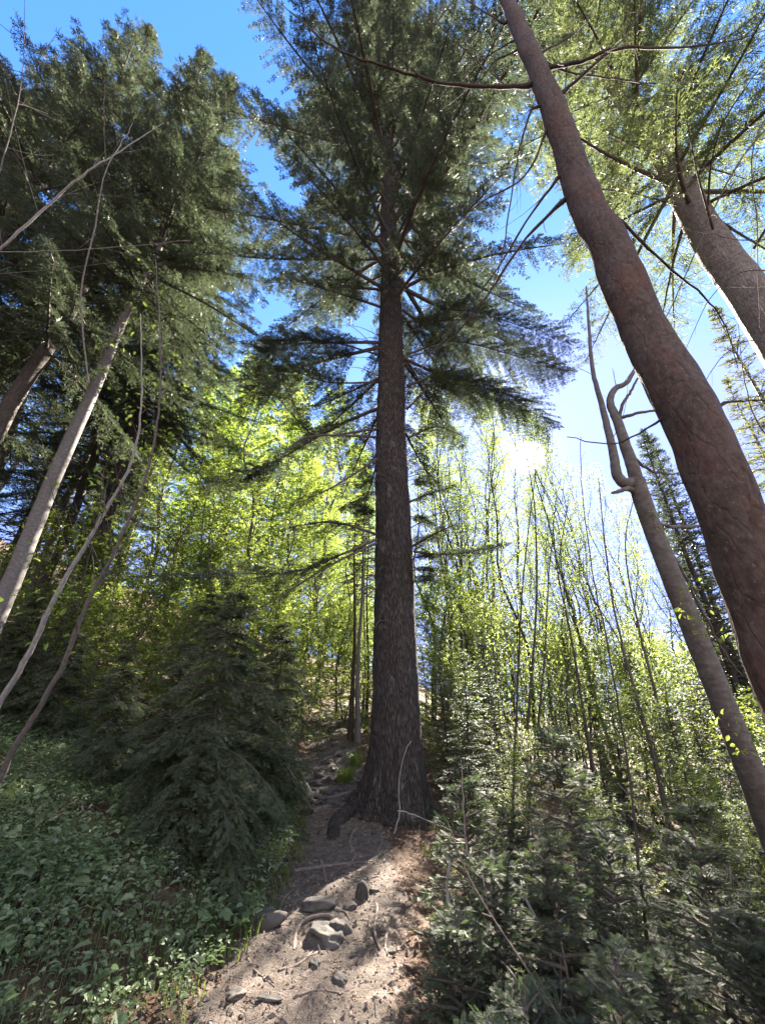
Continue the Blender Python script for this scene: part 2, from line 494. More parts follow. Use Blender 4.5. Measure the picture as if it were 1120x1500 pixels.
# ------------------------------------------------------------------ tree generators
def trunk_pts(base, H, lean=(0, 0), wob=.05, n=24, seed=0):
    z = np.linspace(-.25, H, n)
    r = np.random.default_rng(seed); ph = r.uniform(0, 6, 4)
    f = np.clip(z / H, 0, 1)
    x = base[0] + lean[0] * z + wob * (np.sin(z * .55 + ph[0]) + .5 * np.sin(z * 1.3 + ph[1])) * np.minimum(1, f * 4)
    y = base[1] + lean[1] * z + wob * (np.sin(z * .5 + ph[2]) + .5 * np.sin(z * 1.2 + ph[3])) * np.minimum(1, f * 4)
    return np.stack([x, y, base[2] + z], -1)


def rough_tube(mb, pts, rad, n=20, amp=.012, sc_=6.0, m=0, sub=4, lobes=None):
    """trunk: a tube with lumps and, at the foot, root flares"""
    k = (len(pts) - 1) * sub + 1
    ti = np.linspace(0, len(pts) - 1, k)
    pp = np.stack([np.interp(ti, np.arange(len(pts)), pts[:, c]) for c in range(3)], -1)
    rr = np.interp(ti, np.arange(len(pts)), rad)
    tg = nrm(np.gradient(pp, axis=0))
    a = nrm(np.cross(tg, np.array([0, 1.0, 0]))); b = np.cross(tg, a)
    th = np.arange(n) / n * 2 * math.pi
    dr = a[:, None] * np.cos(th)[None, :, None] + b[:, None] * np.sin(th)[None, :, None]
    rad2 = np.repeat(rr[:, None], n, 1)
    if lobes is not None:
        rad2 = rad2 + lobes(pp[:, 2][:, None], np.arctan2(dr[..., 1], dr[..., 0]))
    v = pp[:, None] + dr * rad2[..., None]
    fl = v.reshape(-1, 3)
    ds = np.array([mnoise.noise((p[0] * sc_, p[1] * sc_, p[2] * sc_ * .45)) + .5 * mnoise.noise((p[0] * sc_ * 3, p[1] * sc_ * 3, p[2] * sc_)) for p in fl])
    fl = fl + dr.reshape(-1, 3) * (ds * amp)[:, None]
    i = np.arange(k - 1)[:, None] * n; j = np.arange(n)[None]; j2 = (j + 1) % n
    mb.add(fl, np.stack([i + j, i + j2, i + n + j2, i + n + j], -1).reshape(-1, 4), None, m)


def bough_curve(L, el, droop, up, n=8):
    s = np.linspace(0, 1, n)
    x = L * s * math.cos(el)
    z = L * (math.tan(el) * s - droop * s ** 2 + up * s ** 3)
    return np.stack([x, np.zeros(n), z], -1)


def spray(curve, r, L, lat_sp=.22, sh_sp=.08, latf=.42, s0=.15, shoot=.14, ldroop=.15, jag=1.0, latmax=1.7):
    """shoots of a flat conifer bough along a curve; returns shoots (p,d,n,l) and lateral twig segments"""
    k = len(curve)
    nl = max(4, int(L * (1 - s0) / lat_sp))
    s = s0 + (1 - s0) * (np.arange(nl) + r.uniform(0, 1, nl)) / nl
    ci = s * (k - 1)
    bp = np.stack([np.interp(ci, np.arange(k), curve[:, c]) for c in range(3)], -1)
    tgc = nrm(np.gradient(curve, axis=0))
    tg = nrm(np.stack([np.interp(ci, np.arange(k), tgc[:, c]) for c in range(3)], -1))
    sd = nrm(np.cross(tg, UP) + 1e-6)
    Ps, Ds, Ns, Ls, segs = [], [], [], [], []
    for sg in (-1, 1):
        ang = r.uniform(.75, 1.15, nl)
        D = nrm(tg * np.cos(ang)[:, None] + sg * sd * np.sin(ang)[:, None] + UP * r.normal(-ldroop, .12, nl)[:, None])
        ll = np.minimum(latmax, latf * L * (1.08 - s) ** .75 * np.minimum(1, .35 + s * 2.2)) * r.uniform(.55, 1.25, nl)
        ll = np.maximum(ll, .12)
        ns = max(2, int(ll.max() / sh_sp))
        t = (np.arange(ns)[None] + r.uniform(0, 1, (nl, ns))) * sh_sp
        ok = t < ll[:, None]
        sag = -ldroop * .5 * (t ** 2) / np.maximum(ll[:, None], .2)
        base = bp[:, None] + D[:, None] * t[..., None] + UP * sag[..., None]
        pv = nrm(np.cross(D, UP) + 1e-6)
        for s2 in (-1, 1):
            a2 = r.uniform(.45, .95, (nl, ns))
            d2 = nrm(D[:, None] * np.cos(a2)[..., None] + s2 * pv[:, None] * np.sin(a2)[..., None] + UP * (r.normal(.02, .22, (nl, ns)) * jag)[..., None])
            l2 = shoot * r.uniform(.6, 1.3, (nl, ns)) * (1.1 - .6 * t / np.maximum(ll[:, None], .1))
            nn = nrm(UP + r.normal(0, .45, (nl, ns, 3)))
            Ps.append(base[ok]); Ds.append(d2[ok]); Ns.append(nn[ok]); Ls.append(l2[ok])
        segs.append((bp, bp + D * ll[:, None] * .9 + UP * (-ldroop * .4 * ll)[:, None]))
    # shoots on the axis itself
    na = max(3, int(L * (1 - s0) / sh_sp)); sa = s0 + (1 - s0) * r.uniform(0, 1, na); ca = sa * (k - 1)
    pa = np.stack([np.interp(ca, np.arange(k), curve[:, c]) for c in range(3)], -1)
    ta = nrm(np.stack([np.interp(ca, np.arange(k), tgc[:, c]) for c in range(3)], -1))
    da = nrm(ta + r.normal(0, .5, (na, 3)))
    Ps.append(pa); Ds.append(da); Ns.append(nrm(UP + r.normal(0, .4, (na, 3)))); Ls.append(shoot * r.uniform(.7, 1.3, na))
    return np.concatenate(Ps), np.concatenate(Ds), np.concatenate(Ns), np.concatenate(Ls), segs


def rotz(v, a):
    c, s = math.cos(a), math.sin(a)
    return np.stack([v[..., 0] * c - v[..., 1] * s, v[..., 0] * s + v[..., 1] * c, v[..., 2]], -1)


def segtubes(mb, A, B, ra, rb, m):
    """many thin three-sided twigs at once"""
    d = nrm(B - A); ref = np.where(np.abs(d[:, 2:3]) > .9, np.array([[1., 0, 0]]), np.array([[0, 0, 1.]]))
    a = nrm(np.cross(d, ref)); b = np.cross(d, a); k = len(A)
    v = []
    for Pt, rd in ((A, ra), (B, rb)):
        for th in (0, 2.094, 4.189):
            v.append(Pt + (a * math.cos(th) + b * math.sin(th)) * np.broadcast_to(rd, (k,))[:, None])
    v = np.stack(v, 1)
    o = np.arange(k)[:, None] * 6
    q = np.concatenate([o + np.array([[j, (j + 1) % 3, 3 + (j + 1) % 3, 3 + j]]) for j in range(3)])
    mb.add(v, q, None, m)


def conifer(seed, H, h0, RR, r0, whorls, per, prof, el=(-.05, .5), droop=.25, up=.18, lat_sp=.24, sh_sp=.09, shoot=.15,
            wid=.028, mats=('fir', 'twig', 'fir_bark'), origin=(0, 0, 0), lean=(0, 0), skipf=None, comb=None, dead=0, name_trunk='trunk',
            parent=None, latf=.42, s0=.15, flare=1.0, leader=True, ldroop=.15, lvar=(.72, 1.12), asym=0, trunk_n=14, amp=.01, tsub=2, bare_in=True, latmax=1.7, wob=.05, lobes=None, frond=0):
    r = np.random.default_rng(seed)
    tp = trunk_pts(origin, H, lean, wob, max(10, int(H * 1.2)), seed)
    zz = np.clip(tp[:, 2] - origin[2], 0, None)
    rad = r0 * np.maximum(.03, (1 - zz / (H * 1.03))) ** .85 + flare * r0 * .55 * np.exp(-zz / (r0 * 1.1 + .02))
    tm = MB(); rough_tube(tm, tp, rad, trunk_n, amp, 6.0, 0, tsub, lobes)
    cm = MB()
    S = [[], [], [], []]; sA, sB = [], []
    az = r.uniform(0, 6)
    for i in range(whorls):
        for j in range(per):
            f = (i + r.uniform(0, 1)) / whorls
            h = h0 + (H - h0) * f
            az += 2.399 + r.normal(0, .25)
            L = RR * prof(f) * r.uniform(*lvar) * (1 + asym * max(0, math.cos(az)))
            if L < .12 or (skipf and skipf(h, az % (2 * math.pi), r)):
                continue
            e = el[0] + (el[1] - el[0]) * f + r.normal(0, .08)
            cv = bough_curve(L, e, droop * r.uniform(.6, 1.3), up * r.uniform(.6, 1.3))
            cv[:, 1] += L * .08 * r.normal() * np.linspace(0, 1, len(cv)) ** 2
            cx = np.interp(h, tp[:, 2] - origin[2], tp[:, 0]); cyy = np.interp(h, tp[:, 2] - origin[2], tp[:, 1])
            cw = rotz(cv, az) + np.array([cx, cyy, origin[2] + h])
            rb = .012 + .011 * L
            cm.tube(cw, np.linspace(rb, .004, len(cw)), 5, 1, False)
            a = spray(cw, r, L, lat_sp, sh_sp, latf, s0, shoot, ldroop=ldroop, latmax=latmax)
            for q_ in range(4):
                S[q_].append(a[q_])
            for A, B in a[4]:
                sA.append(A); sB.append(B)
    if leader and H > 6:
        tip = tp[-1]; k = 40
        S[0].append(tip - np.outer(r.uniform(0, 1, k) * min(1.5, H * .12), UP)); S[1].append(nrm(r.normal(0, 1, (k, 3)) * [1, 1, .4] + [0, 0, .8]))
        S[2].append(nrm(r.normal(0, 1, (k, 3)))); S[3].append(np.full(k, shoot))
    p, d, n_, l = [np.concatenate(x) for x in S]
    if sA:
        segtubes(cm, np.concatenate(sA), np.concatenate(sB), .0055 if H > 6 else .003, .002, 1)
    if comb:
        cm.comb(p, d, n_, l, comb[0], comb[1], comb[2], 0)
        segtubes(cm, p, p + d * l[:, None], .0022, .001, 1)
    elif frond:
        cm.frond(p, d, n_, l, frond, 0)
    else:
        cm.rhomb(p, d, n_, l, wid * r.uniform(.7, 1.3, len(p)), 0)
    print('shoots', seed, len(p))
    org = origin
    tm.build(name_trunk, M[mats[2]], parent, org, smooth=True)
    cm.build('crown', [M[mats[0]], M[mats[1]]], parent, org, smooth_mats=[1])
    return tp, rad, len(p)


def broadleaf(seed, H, r0, lo, spread, nb, tw, lv, leaf, mats=('beech', 'twig', 'grey_bark'), parent=None, lean=(0, 0), asc=.75, stems=1, wob=.28, flat=.4):
    r = np.random.default_rng(seed)
    tm, cm = MB(), MB()
    LP, LD, LN, LL = [], [], [], []
    sA, sB = [], []
    for st in range(stems):
        a0 = r.uniform(0, 6.28); sl = (0, 0) if stems == 1 else (.05 * math.cos(a0), .05 * math.sin(a0))
        b0 = (0, 0, 0) if stems == 1 else (.12 * math.cos(a0), .12 * math.sin(a0), 0)
        hh = H * (1 if st == 0 else r.uniform(.7, .95))
        tp = trunk_pts(b0, hh, (lean[0] + sl[0], lean[1] + sl[1]), wob, 18, seed + st)
        zz = np.clip(tp[:, 2], 0, None)
        rad = r0 * np.maximum(.05, 1 - zz / (hh * 1.02)) ** .9 + r0 * .35 * np.exp(-zz / (r0 * 1.5))
        tm.tube(tp, rad, 9)
        for i in range(nb):
            f = (i + r.uniform(0, 1)) / nb
            h = hh * (lo + (1 - lo) * f)
            L = spread * (1 - f) ** .6 * r.uniform(.5, 1.15) * min(1, .55 + f * 2) + .25
            az = i * 2.399 + r.normal(0, .4)
            e = asc * (.6 + .6 * f) + r.normal(0, .15)
            cv = bough_curve(L, min(e, 1.25), .25 * asc, 0.0, 6)
            cv[:, 1] += L * .1 * r.normal() * np.linspace(0, 1, 6) ** 2
            c0 = np.array([np.interp(h, tp[:, 2], tp[:, 0]), np.interp(h, tp[:, 2], tp[:, 1]), h])
            cw = rotz(cv, az) + c0
            tm.tube(cw, np.linspace(max(.008, .22 * r0 * (1 - f) + .008), .003, 6), 4, 0, False)
            s = .15 + .85 * (np.arange(tw) + r.uniform(0, 1, tw)) / tw
            ci = s * 5
            bp = np.stack([np.interp(ci, np.arange(6), cw[:, c]) for c in range(3)], -1)
            tg = nrm(cw[-1] - cw[0]); sd = nrm(np.cross(tg, UP) + 1e-6)
            sg = np.where(np.arange(tw) % 2, 1, -1)[:, None]
            ang = r.uniform(.5, 1.1, (tw, 1))
            D = nrm(tg * np.cos(ang) + sg * sd * np.sin(ang) + UP * r.normal(-.08, .2, (tw, 1)) - UP * tg[2] * .5)
            tl = (.25 + .45 * spread / 3 * (1.1 - s)) * r.uniform(.6, 1.2, tw)
            sA.append(bp); sB.append(bp + D * tl[:, None])
            t = r.uniform(.1, 1.05, (tw, lv))
            base = bp[:, None] + D[:, None] * (t * tl[:, None])[..., None] + r.normal(0, .02, (tw, lv, 3))
            pv = nrm(np.cross(D, UP) + 1e-6)
            s2 = np.where(r.random((tw, lv, 1)) > .5, 1, -1)
            dd = nrm(D[:, None] * .6 + pv[:, None] * s2 * r.uniform(.4, 1.1, (tw, lv, 1)) + r.normal(0, .2, (tw, lv, 3)) - UP * .15)
            LP.append(base.reshape(-1, 3)); LD.append(dd.reshape(-1, 3)); LN.append(nrm(UP + r.normal(0, flat, (tw * lv, 3))))
            LL.append(leaf * r.uniform(.35, 1.3, tw * lv))
    segtubes(tm, np.concatenate(sA), np.concatenate(sB), .004, .002, 0)
    p, d, n_, l = map(np.concatenate, (LP, LD, LN, LL))
    cm.rhomb(p, d, n_, l, l * .62, 0)
    tm.build('trunk', M[mats[2]], parent, smooth=True)
    cm.build('crown', M[mats[0]], parent)


def bare_twigs(mb, r, curve, rad, depth, dens=1.6, m=0, lenf=.45, upb=.25, nside=4):
    """side twigs on a bare limb, again and again"""
    L = np.linalg.norm(np.diff(curve, axis=0), axis=1).sum()
    k = len(curve); n = max(2, int(L * dens))
    for i in range(n):
        s = r.uniform(.12, .98); ci = s * (k - 1)
        b = np.array([np.interp(ci, np.arange(k), curve[:, c]) for c in range(3)])
        i0 = min(int(ci), k - 2); tg = nrm(curve[i0 + 1] - curve[i0])
        d = nrm(tg * .8 + nrm(r.normal(0, 1, 3)) * .75 + UP * upb)
        l = L * lenf * (1.1 - s) * r.uniform(.4, 1.1)
        if l < .08:
            continue
        t = np.linspace(0, 1, 5)[:, None]
        cv = b + d * l * t + nrm(r.normal(0, 1, 3)) * l * .18 * t ** 2 + UP * l * .12 * t ** 2
        r1 = max(.0018, rad * (1 - .6 * s) * .5)
        mb.tube(cv, np.linspace(r1, max(.0012, r1 * .35), 5), nside if r1 > .006 else 3, m, False)
        if depth > 1:
            bare_twigs(mb, r, cv, r1, depth - 1, dens * 1.5, m, lenf, upb, 3)


def smooth_curve(pts, n=4):
    pts = np.asarray(pts, float); k = len(pts)
    P0 = np.vstack([2 * pts[0] - pts[1], pts, 2 * pts[-1] - pts[-2]])
    o = []
    for i in range(k - 1):
        a, b, c, d = P0[i:i + 4]
        for t in np.linspace(0, 1, n, endpoint=False):
            o.append(.5 * ((2 * b) + (c - a) * t + (2 * a - 5 * b + 4 * c - d) * t * t + (3 * b - a - 3 * c + d) * t ** 3))
    o.append(pts[-1])
    return np.array(o)


def pxcurve(lst, n=4, kink=.0035):
    cv = smooth_curve([P(*q) for q in lst], n)
    kr_ = np.random.default_rng(int(abs(lst[0][0] * 7 + lst[-1][1] * 3)) + len(lst))
    j = kr_.normal(0, kink, cv.shape); j[0] = j[-1] = 0
    return cv + j


# ------------------------------------------------------------------ the great fir by the path
b0 = G(578, 1186)
MAIN = np.array([.24, 8.0, hz(.24, 8.0)])
root_dir = [(3.0, .60), (3.75, .24), (4.55, .16), (5.3, .22), (.1, .24), (1.4, .2)]


def main_lobes(z, ang):
    zz = np.clip(z - MAIN[2], 0, None)
    o = 0
    for a, s in root_dir:
        dd = np.abs((ang - a + math.pi) % (2 * math.pi) - math.pi)
        o = o + s * np.exp(-(dd / .30) ** 2) * np.exp(-zz / (.26 if s < .5 else .34))
    return o


def main_skip(h, az, r):
    tow = math.cos(az + math.pi / 2)      # 1 when the bough points at the path's near end
    if h < 9.5:
        return tow > -.1 or r.random() < .45 or (math.cos(az) > .55)
    if h < 11.8:
        return tow > .45 or (h < 10.6 and math.cos(az) > .8)
    return False


fir = thing('fir_tree', MAIN, 'huge old fir with thick straight trunk and flared roots at the path bend', 'tree')
main_tp, main_rad, n_ = conifer(3, 47, 7.5, 6.9, .44, 50, 5, lambda f: min(1, .72 + f) * (1 - f ** 3.0) * (.82 + .18 * math.sin(f * 40)), (-.12, .5), .30, .16, .16, .055, .19, .036,
        ('fir', 'twig', 'fir_bark'), MAIN, (0, 0), main_skip, trunk_n=56, amp=.022, tsub=7, parent=fir, latf=.28, s0=.2, latmax=1.3, ldroop=.45, lvar=(.5, 1.2), asym=.28, flare=.35, wob=.03, lobes=main_lobes, frond=.019)


for k_, (L_, ra, rb) in enumerate([
    ([(536, 1172), (518, 1186), (500, 1200), (488, 1215), (487, 1236)], .14, .09),
    ([(552, 1192), (536, 1200), (520, 1196)], .10, .05),
    ([(600, 1192), (618, 1204), (628, 1222)], .12, .06),
]):
    pp = [G(*q) + [0, 0, ra * (.35, .25, .1, -.15, -.9)[n_i + (5 - len(L_))]] for n_i, q in enumerate(L_)]
    pp[0] = pp[0] + np.array([0, .12, .18])
    cv = smooth_curve(pp, 6); mb = MB()
    rough_tube(mb, cv, np.linspace(ra, rb, len(cv)) * np.minimum(1, np.linspace(6, .35, len(cv))), 18, .045, 5.0, 0, 2)
    mb.build('root', M['fir_bark'], fir, MAIN, smooth=True)


def bough(parent, pts, L=None, mats=('fir', 'twig'), org=None, seed=0, s0=.25, latf=.34, sh=.11, rad=.028, wid=.024, lat_sp=.13, droop=.15, needles=True, twigs=1.2):
    """one low limb with its own needle sprays; pts are world points"""
    r = np.random.default_rng(seed)
    cv = smooth_curve(pts, 4)
    ln = np.linalg.norm(np.diff(cv, axis=0), axis=1).sum()
    mb = MB(); mb.tube(cv, np.linspace(rad, .004, len(cv)), 7)
    if twigs:
        bare_twigs(mb, r, cv, rad * .7, 2, twigs, 0, .3, -.1)
    o = mb.build('bough', M[mats[1]], parent, org, smooth=True)
    if needles:
        p, d, n, l, segs = spray(cv, r, ln, lat_sp * .7, .045, latf, s0, sh, ldroop=droop, latmax=.9)
        cm = MB(); cm.frond(p, d, n, l * 1.15, .012)
        for A, B in segs:
            segtubes(cm, A, B, .003, .0015, 0)
        cm.build('needles', M[mats[0]], o, None if org is None else org)
    return o


BL = [
    # lowest boughs, as seen against the light wood behind
    ([(552, 790, 7.9), (500, 812, 7.6), (430, 838, 7.3), (330, 840, 7.0), (190, 845, 6.8)], .25, .15),
    ([(552, 795, 7.9), (480, 830, 7.3), (400, 880, 6.9), (340, 905, 6.7)], .8, .05),
    ([(550, 782, 8.0), (505, 768, 7.7), (470, 765, 7.5), (425, 772, 7.3)], .2, .35),
    ([(552, 672, 9.2), (510, 700, 8.8), (478, 718, 8.5), (425, 742, 8.2)], .7, .1),
    ([(553, 628, 9.8), (470, 638, 9.4), (440, 620, 9.2), (405, 580, 9.0), (375, 540, 9.0)], .3, .2),
    ([(553, 640, 9.8), (450, 640, 9.0), (405, 678, 8.4), (370, 690, 8.0), (300, 715, 7.8)], .45, .2),
    ([(553, 560, 10.8), (480, 560, 10.2), (420, 545, 9.8), (350, 590, 9.2)], .2, .2),
    ([(555, 520, 11.4), (480, 500, 11.0), (410, 505, 10.4), (355, 545, 9.8)], .2, .2),
    ([(606, 808, 8.0), (650, 812, 8.4), (700, 806, 8.8), (745, 797, 9.2)], .2, .1),
    ([(604, 800, 8.0), (640, 780, 7.6), (668, 768, 7.4)], .1, .1),
    ([(600, 735, 8.6), (632, 722, 8.9), (668, 712, 9.2)], .15, .1),
    ([(600, 640, 9.8), (640, 625, 9.8), (680, 640, 9.8)], .15, .15),
    ([(595, 565, 10.8), (650, 550, 10.6), (715, 572, 10.4), (770, 612, 10.2)], .2, .28),
    ([(595, 520, 11.4), (660, 500, 11.0), (750, 520, 10.6), (825, 548, 10.2)], .15, .25),
    ([(594, 490, 11.9), (660, 455, 11.8), (740, 470, 11.4), (835, 505, 11.0)], .15, .25),
    ([(595, 600, 10.3), (640, 560, 10.0), (700, 560, 9.6), (760, 588, 9.3), (805, 628, 9.1)], .2, .28),
    ([(551, 720, 8.7), (520, 735, 8.3), (500, 745, 8.2)], .1, .2),
    ([(551, 860, 7.5), (530, 880, 7.1), (500, 895, 6.9)], .5, .1),
]
for i, (pts, s0, dr) in enumerate(BL):
    big = i in (6, 7, 12, 13, 14, 15)
    bough(fir, [P(*q) for q in pts], org=MAIN, seed=40 + i, s0=s0, droop=dr, latf=.46 if big else .34, rad=.03 if i < 16 else .014, lat_sp=.075 if big else .12, needles=i not in (1, 17))
tb_, fr_ = MB(), np.random.default_rng(15)
for k_ in range(64):
    h = fr_.uniform(2.2, 12.5); a = fr_.uniform(2.6, 6.8)
    rr_ = .44 * (1 - h / 48) ** .85
    c = MAIN + [math.cos(a) * rr_, math.sin(a) * rr_, h]
    l = fr_.uniform(.12, .5) if h < 5 else fr_.uniform(.3, 1.5)
    d = np.array([math.cos(a), math.sin(a), -.1]) + fr_.normal(0, .25, 3)
    cv = smooth_curve([c, c + d * l * .5 + [0, 0, .03], c + d * l - [0, 0, .18 * l]], 4)
    tb_.tube(cv, np.linspace(.012 if l > .4 else .009, .003, len(cv)), 5)
    if l > .4:
        bare_twigs(tb_, fr_, cv, .008, 2, 3.5, 0, .4, -.3)
tag(tb_.build('dead_twigs', M['twig'], fir, MAIN, smooth=True), kind='stuff')
# tufts of short shoots on the bole
tr_ = np.random.default_rng(5)
for h in (3.9, 4.15, 4.4, 4.7, 5.4, 6.2):
    for sgn in (1,) if h < 5 else (1, -1):
        c = MAIN + [sgn * .40, -.12, h]
        for q in range(2):
            e = c + [sgn * tr_.uniform(.3, .55), tr_.uniform(-.5, .3), tr_.uniform(-.15, .2)]
            bough(fir, [c, (c + e) / 2 + [0, 0, .05], e], org=MAIN, seed=int(h * 100 + q), s0=.1, latf=.6, rad=.008, sh=.09, lat_sp=.06, twigs=0)

# ------------------------------------------------------------------ tall smooth trunk close by
b = np.array([1.86, 1.78, 0]); b[2] = hz(b[0], b[1])
tall = thing('spruce_tree', b, 'tall smooth reddish brown trunk with bare dead limbs, nearest of all the trees', 'tree')
ctr = [(1150, 1000, 100), (1127, 933, 97), (1102, 853, 94), (1066, 747, 92), (1025, 640, 84), (983, 560, 79), (949, 500, 73), (915, 420, 65), (886, 350, 58), (857, 300, 53), (806, 150, 38), (742, 0, 21)]
wpx = [c[2] for c in ctr]
ctr = [(c[0], c[1], 1102 / (c[0] - 560)) for c in ctr]
cpts = [P(*q) for q in ctr]
d0 = nrm(cpts[0] - cpts[2])
bot = cpts[0].copy()
foot = [np.array([bot[0] + .06, bot[1], hz(bot[0], bot[1]) - .3]), np.array([bot[0] + .03, bot[1], (bot[2] + hz(bot[0], bot[1])) / 2])]
top_d = nrm(cpts[-1] - cpts[-2])
cpts = foot + cpts + [cpts[-1] + top_d * 4, cpts[-1] + top_d * 9]
trad = [wpx[i] / 2 * .85 / F * ctr[i][2] for i in range(12)]
trad = [trad[0] * 1.35, trad[0] * 1.05] + trad + [trad[-1] * .7, .02]
cs = smooth_curve(cpts, 5)
rs = np.interp(np.arange(len(cs)) / 5, np.arange(len(trad)), trad)
mb = MB(); rough_tube(mb, cs, rs, 56, .016, 5.0, 0, 9)
# knobs where limbs broke off
kr = np.random.default_rng(2)
mb.build('trunk', M['smooth_bark'], tall, b, smooth=True)
LIMBS = [
    [(772, 126, 4.4), (720, 127, 4.3), (640, 120, 4.3), (560, 96, 4.3), (490, 70, 4.4), (440, 30, 4.7), (400, -5, 5.2)],
    [(800, 100, 4.5), (850, 90, 4.2), (900, 72, 4.1), (980, 70, 4.2), (1060, 62, 4.3), (1130, 42, 4.4)],
    [(825, 135, 4.1), (870, 95, 4.0), (910, 60, 4.2), (935, 20, 4.6), (950, -20, 5.0)],
    [(738, 35, 5.3), (705, 15, 5.5), (660, -15, 5.8)],
    [(815, 262, 3.55), (780, 310, 3.6), (720, 405, 3.7), (655, 490, 3.8), (600, 560, 3.9)],
    [(820, 298, 3.4), (770, 350, 3.5), (700, 450, 3.6), (640, 510, 3.8), (560, 530, 4.0)],
    [(882, 300, 3.25), (920, 335, 3.3), (970, 385, 3.5), (1030, 435, 3.7), (1062, 480, 3.8), (1080, 540, 4.0)],
    [(790, 85, 4.7), (830, 105, 4.6), (900, 115, 4.8), (960, 122, 5.1), (1040, 120, 5.4)],
    [(765, 70, 5.0), (725, 90, 5.1), (700, 120, 5.2), (660, 130, 5.5)],
    [(778, 160, 4.2), (760, 220, 4.2), (745, 310, 4.1), (728, 400, 4.0), (690, 480, 4.0)],
    [(800, 190, 3.95), (770, 255, 3.9), (700, 300, 4.0), (640, 350, 4.2), (590, 400, 4.4)],
    [(760, 55, 5.1), (690, 100, 5.4), (610, 180, 5.6), (560, 260, 5.8)],
    [(790, 80, 4.8), (850, 40, 5.0), (880, -10, 5.4)],
    [(960, 620, 2.7), (900, 650, 2.9), (830, 640, 3.1)],
    [(1060, 590, 2.7), (1090, 587, 2.75), (1140, 586, 2.8)],
]
lr = np.random.default_rng(8)
for i, L in enumerate(LIMBS):
    zc = (cs - EYE) @ [0, CP, SP]
    pc = np.stack([560 + (cs - EYE)[:, 0] / zc * F, 750 - ((cs - EYE) @ [0, -SP, CP]) / zc * F], -1)
    n_c = int(np.argmin(np.linalg.norm(pc - np.array(L[0][:2]), axis=1) + (zc < .5) * 1e6))
    dz = zc[n_c] - L[0][2]
    cv = np.vstack([cs[n_c], pxcurve([(q[0], q[1], q[2] + dz) for q in L], 5)])
    r0 = [.026, .026, .020, .018, .015, .017, .018, .015, .014, .012, .012, .011, .014, .006, .008][i]
    mb = MB(); mb.tube(cv, (np.linspace(r0, .0035, len(cv)) + r0 * .55 * np.exp(-np.arange(len(cv)) * .6)) * (1 + .12 * np.sin(np.arange(len(cv)) * 1.7)), 8)
    bare_twigs(mb, lr, cv, r0 * .6, 2 if i < 13 else 1, 3.4, 0, .32, -.05)
    mb.build('branch', M['dark_bark'], tall, b, smooth=True)

# ------------------------------------------------------------------ slim grey tree with the crooked fork
ctr = [(1150, 1270, 3.05), (1098, 1130, 3.1), (1062, 1040, 3.15), (1022, 940, 3.25), (985, 850, 3.35), (950, 760, 3.5), (930, 702, 3.6)]
cp = [P(*q) for q in ctr]
b = np.array([cp[0][0] + .12, cp[0][1], hz(cp[0][0] + .12, cp[0][1])])
slim = thing('beech_tree', b, 'slim grey trunk with a crooked fork and broken stub just behind the tall brown trunk', 'tree')
cpts = [b - [0, 0, .2]] + cp
cs = smooth_curve(cpts, 5)
rs = np.interp(np.arange(len(cs)) / 5, np.arange(8), [.125, .102, .093, .088, .083, .078, .073, .069])
mb = MB(); rough_tube(mb, cs, rs, 24, .005, 8, 0, 3)
mb.build('trunk', M['grey_bark'], slim, b, smooth=True)
forks = [
    ([(932, 712, 3.6), (928, 690, 3.62), (916, 655, 3.7), (905, 620, 3.8), (893, 590, 3.95), (900, 570, 4.05), (918, 560, 4.1), (930, 540, 4.2)], .062, .016),
    ([(930, 706, 3.6), (915, 708, 3.58), (903, 695, 3.6), (898, 665, 3.68), (890, 630, 3.8), (880, 590, 3.95), (868, 545, 4.15), (862, 480, 4.5), (858, 420, 4.9)], .055, .010),
    ([(934, 720, 3.58), (918, 716, 3.54), (905, 720, 3.5), (896, 722, 3.48)], .030, .012),
    ([(905, 618, 3.8), (912, 590, 3.85), (925, 570, 3.9), (935, 550, 4.0), (950, 535, 4.1)], .018, .006),
    ([(908, 612, 3.82), (935, 605, 3.8), (965, 600, 3.9), (1000, 590, 4.1)], .018, .006),
    ([(925, 668, 3.68), (950, 688, 3.7), (980, 694, 3.75), (1010, 690, 3.9)], .016, .005),
    ([(966, 768, 3.45), (990, 772, 3.5), (1025, 770, 3.6), (1060, 760, 3.8)], .018, .012),
    ([(986, 815, 3.4), (1005, 850, 3.4), (1030, 900, 3.4), (1060, 955, 3.4), (1085, 990, 3.4)], .014, .008),
]
sr = np.random.default_rng(12)
for i, (L, r0, r1) in enumerate(forks):
    cv = pxcurve(L, 6, .0012 if i < 3 else .004); mb = MB()
    mb.tube(cv, np.linspace(r0, r1, len(cv)), 14 if i < 2 else 8)
    if i not in (2, 6):
        bare_twigs(mb, sr, cv[len(cv) // 3:], max(r1, .008), 3 if i < 2 else 2, 3.2, 0, .55, .25)
    mb.build('branch' if i != 2 else 'stub', M['grey_bark'] if i < 3 or i == 6 else M['twig'], slim, b, smooth=True)
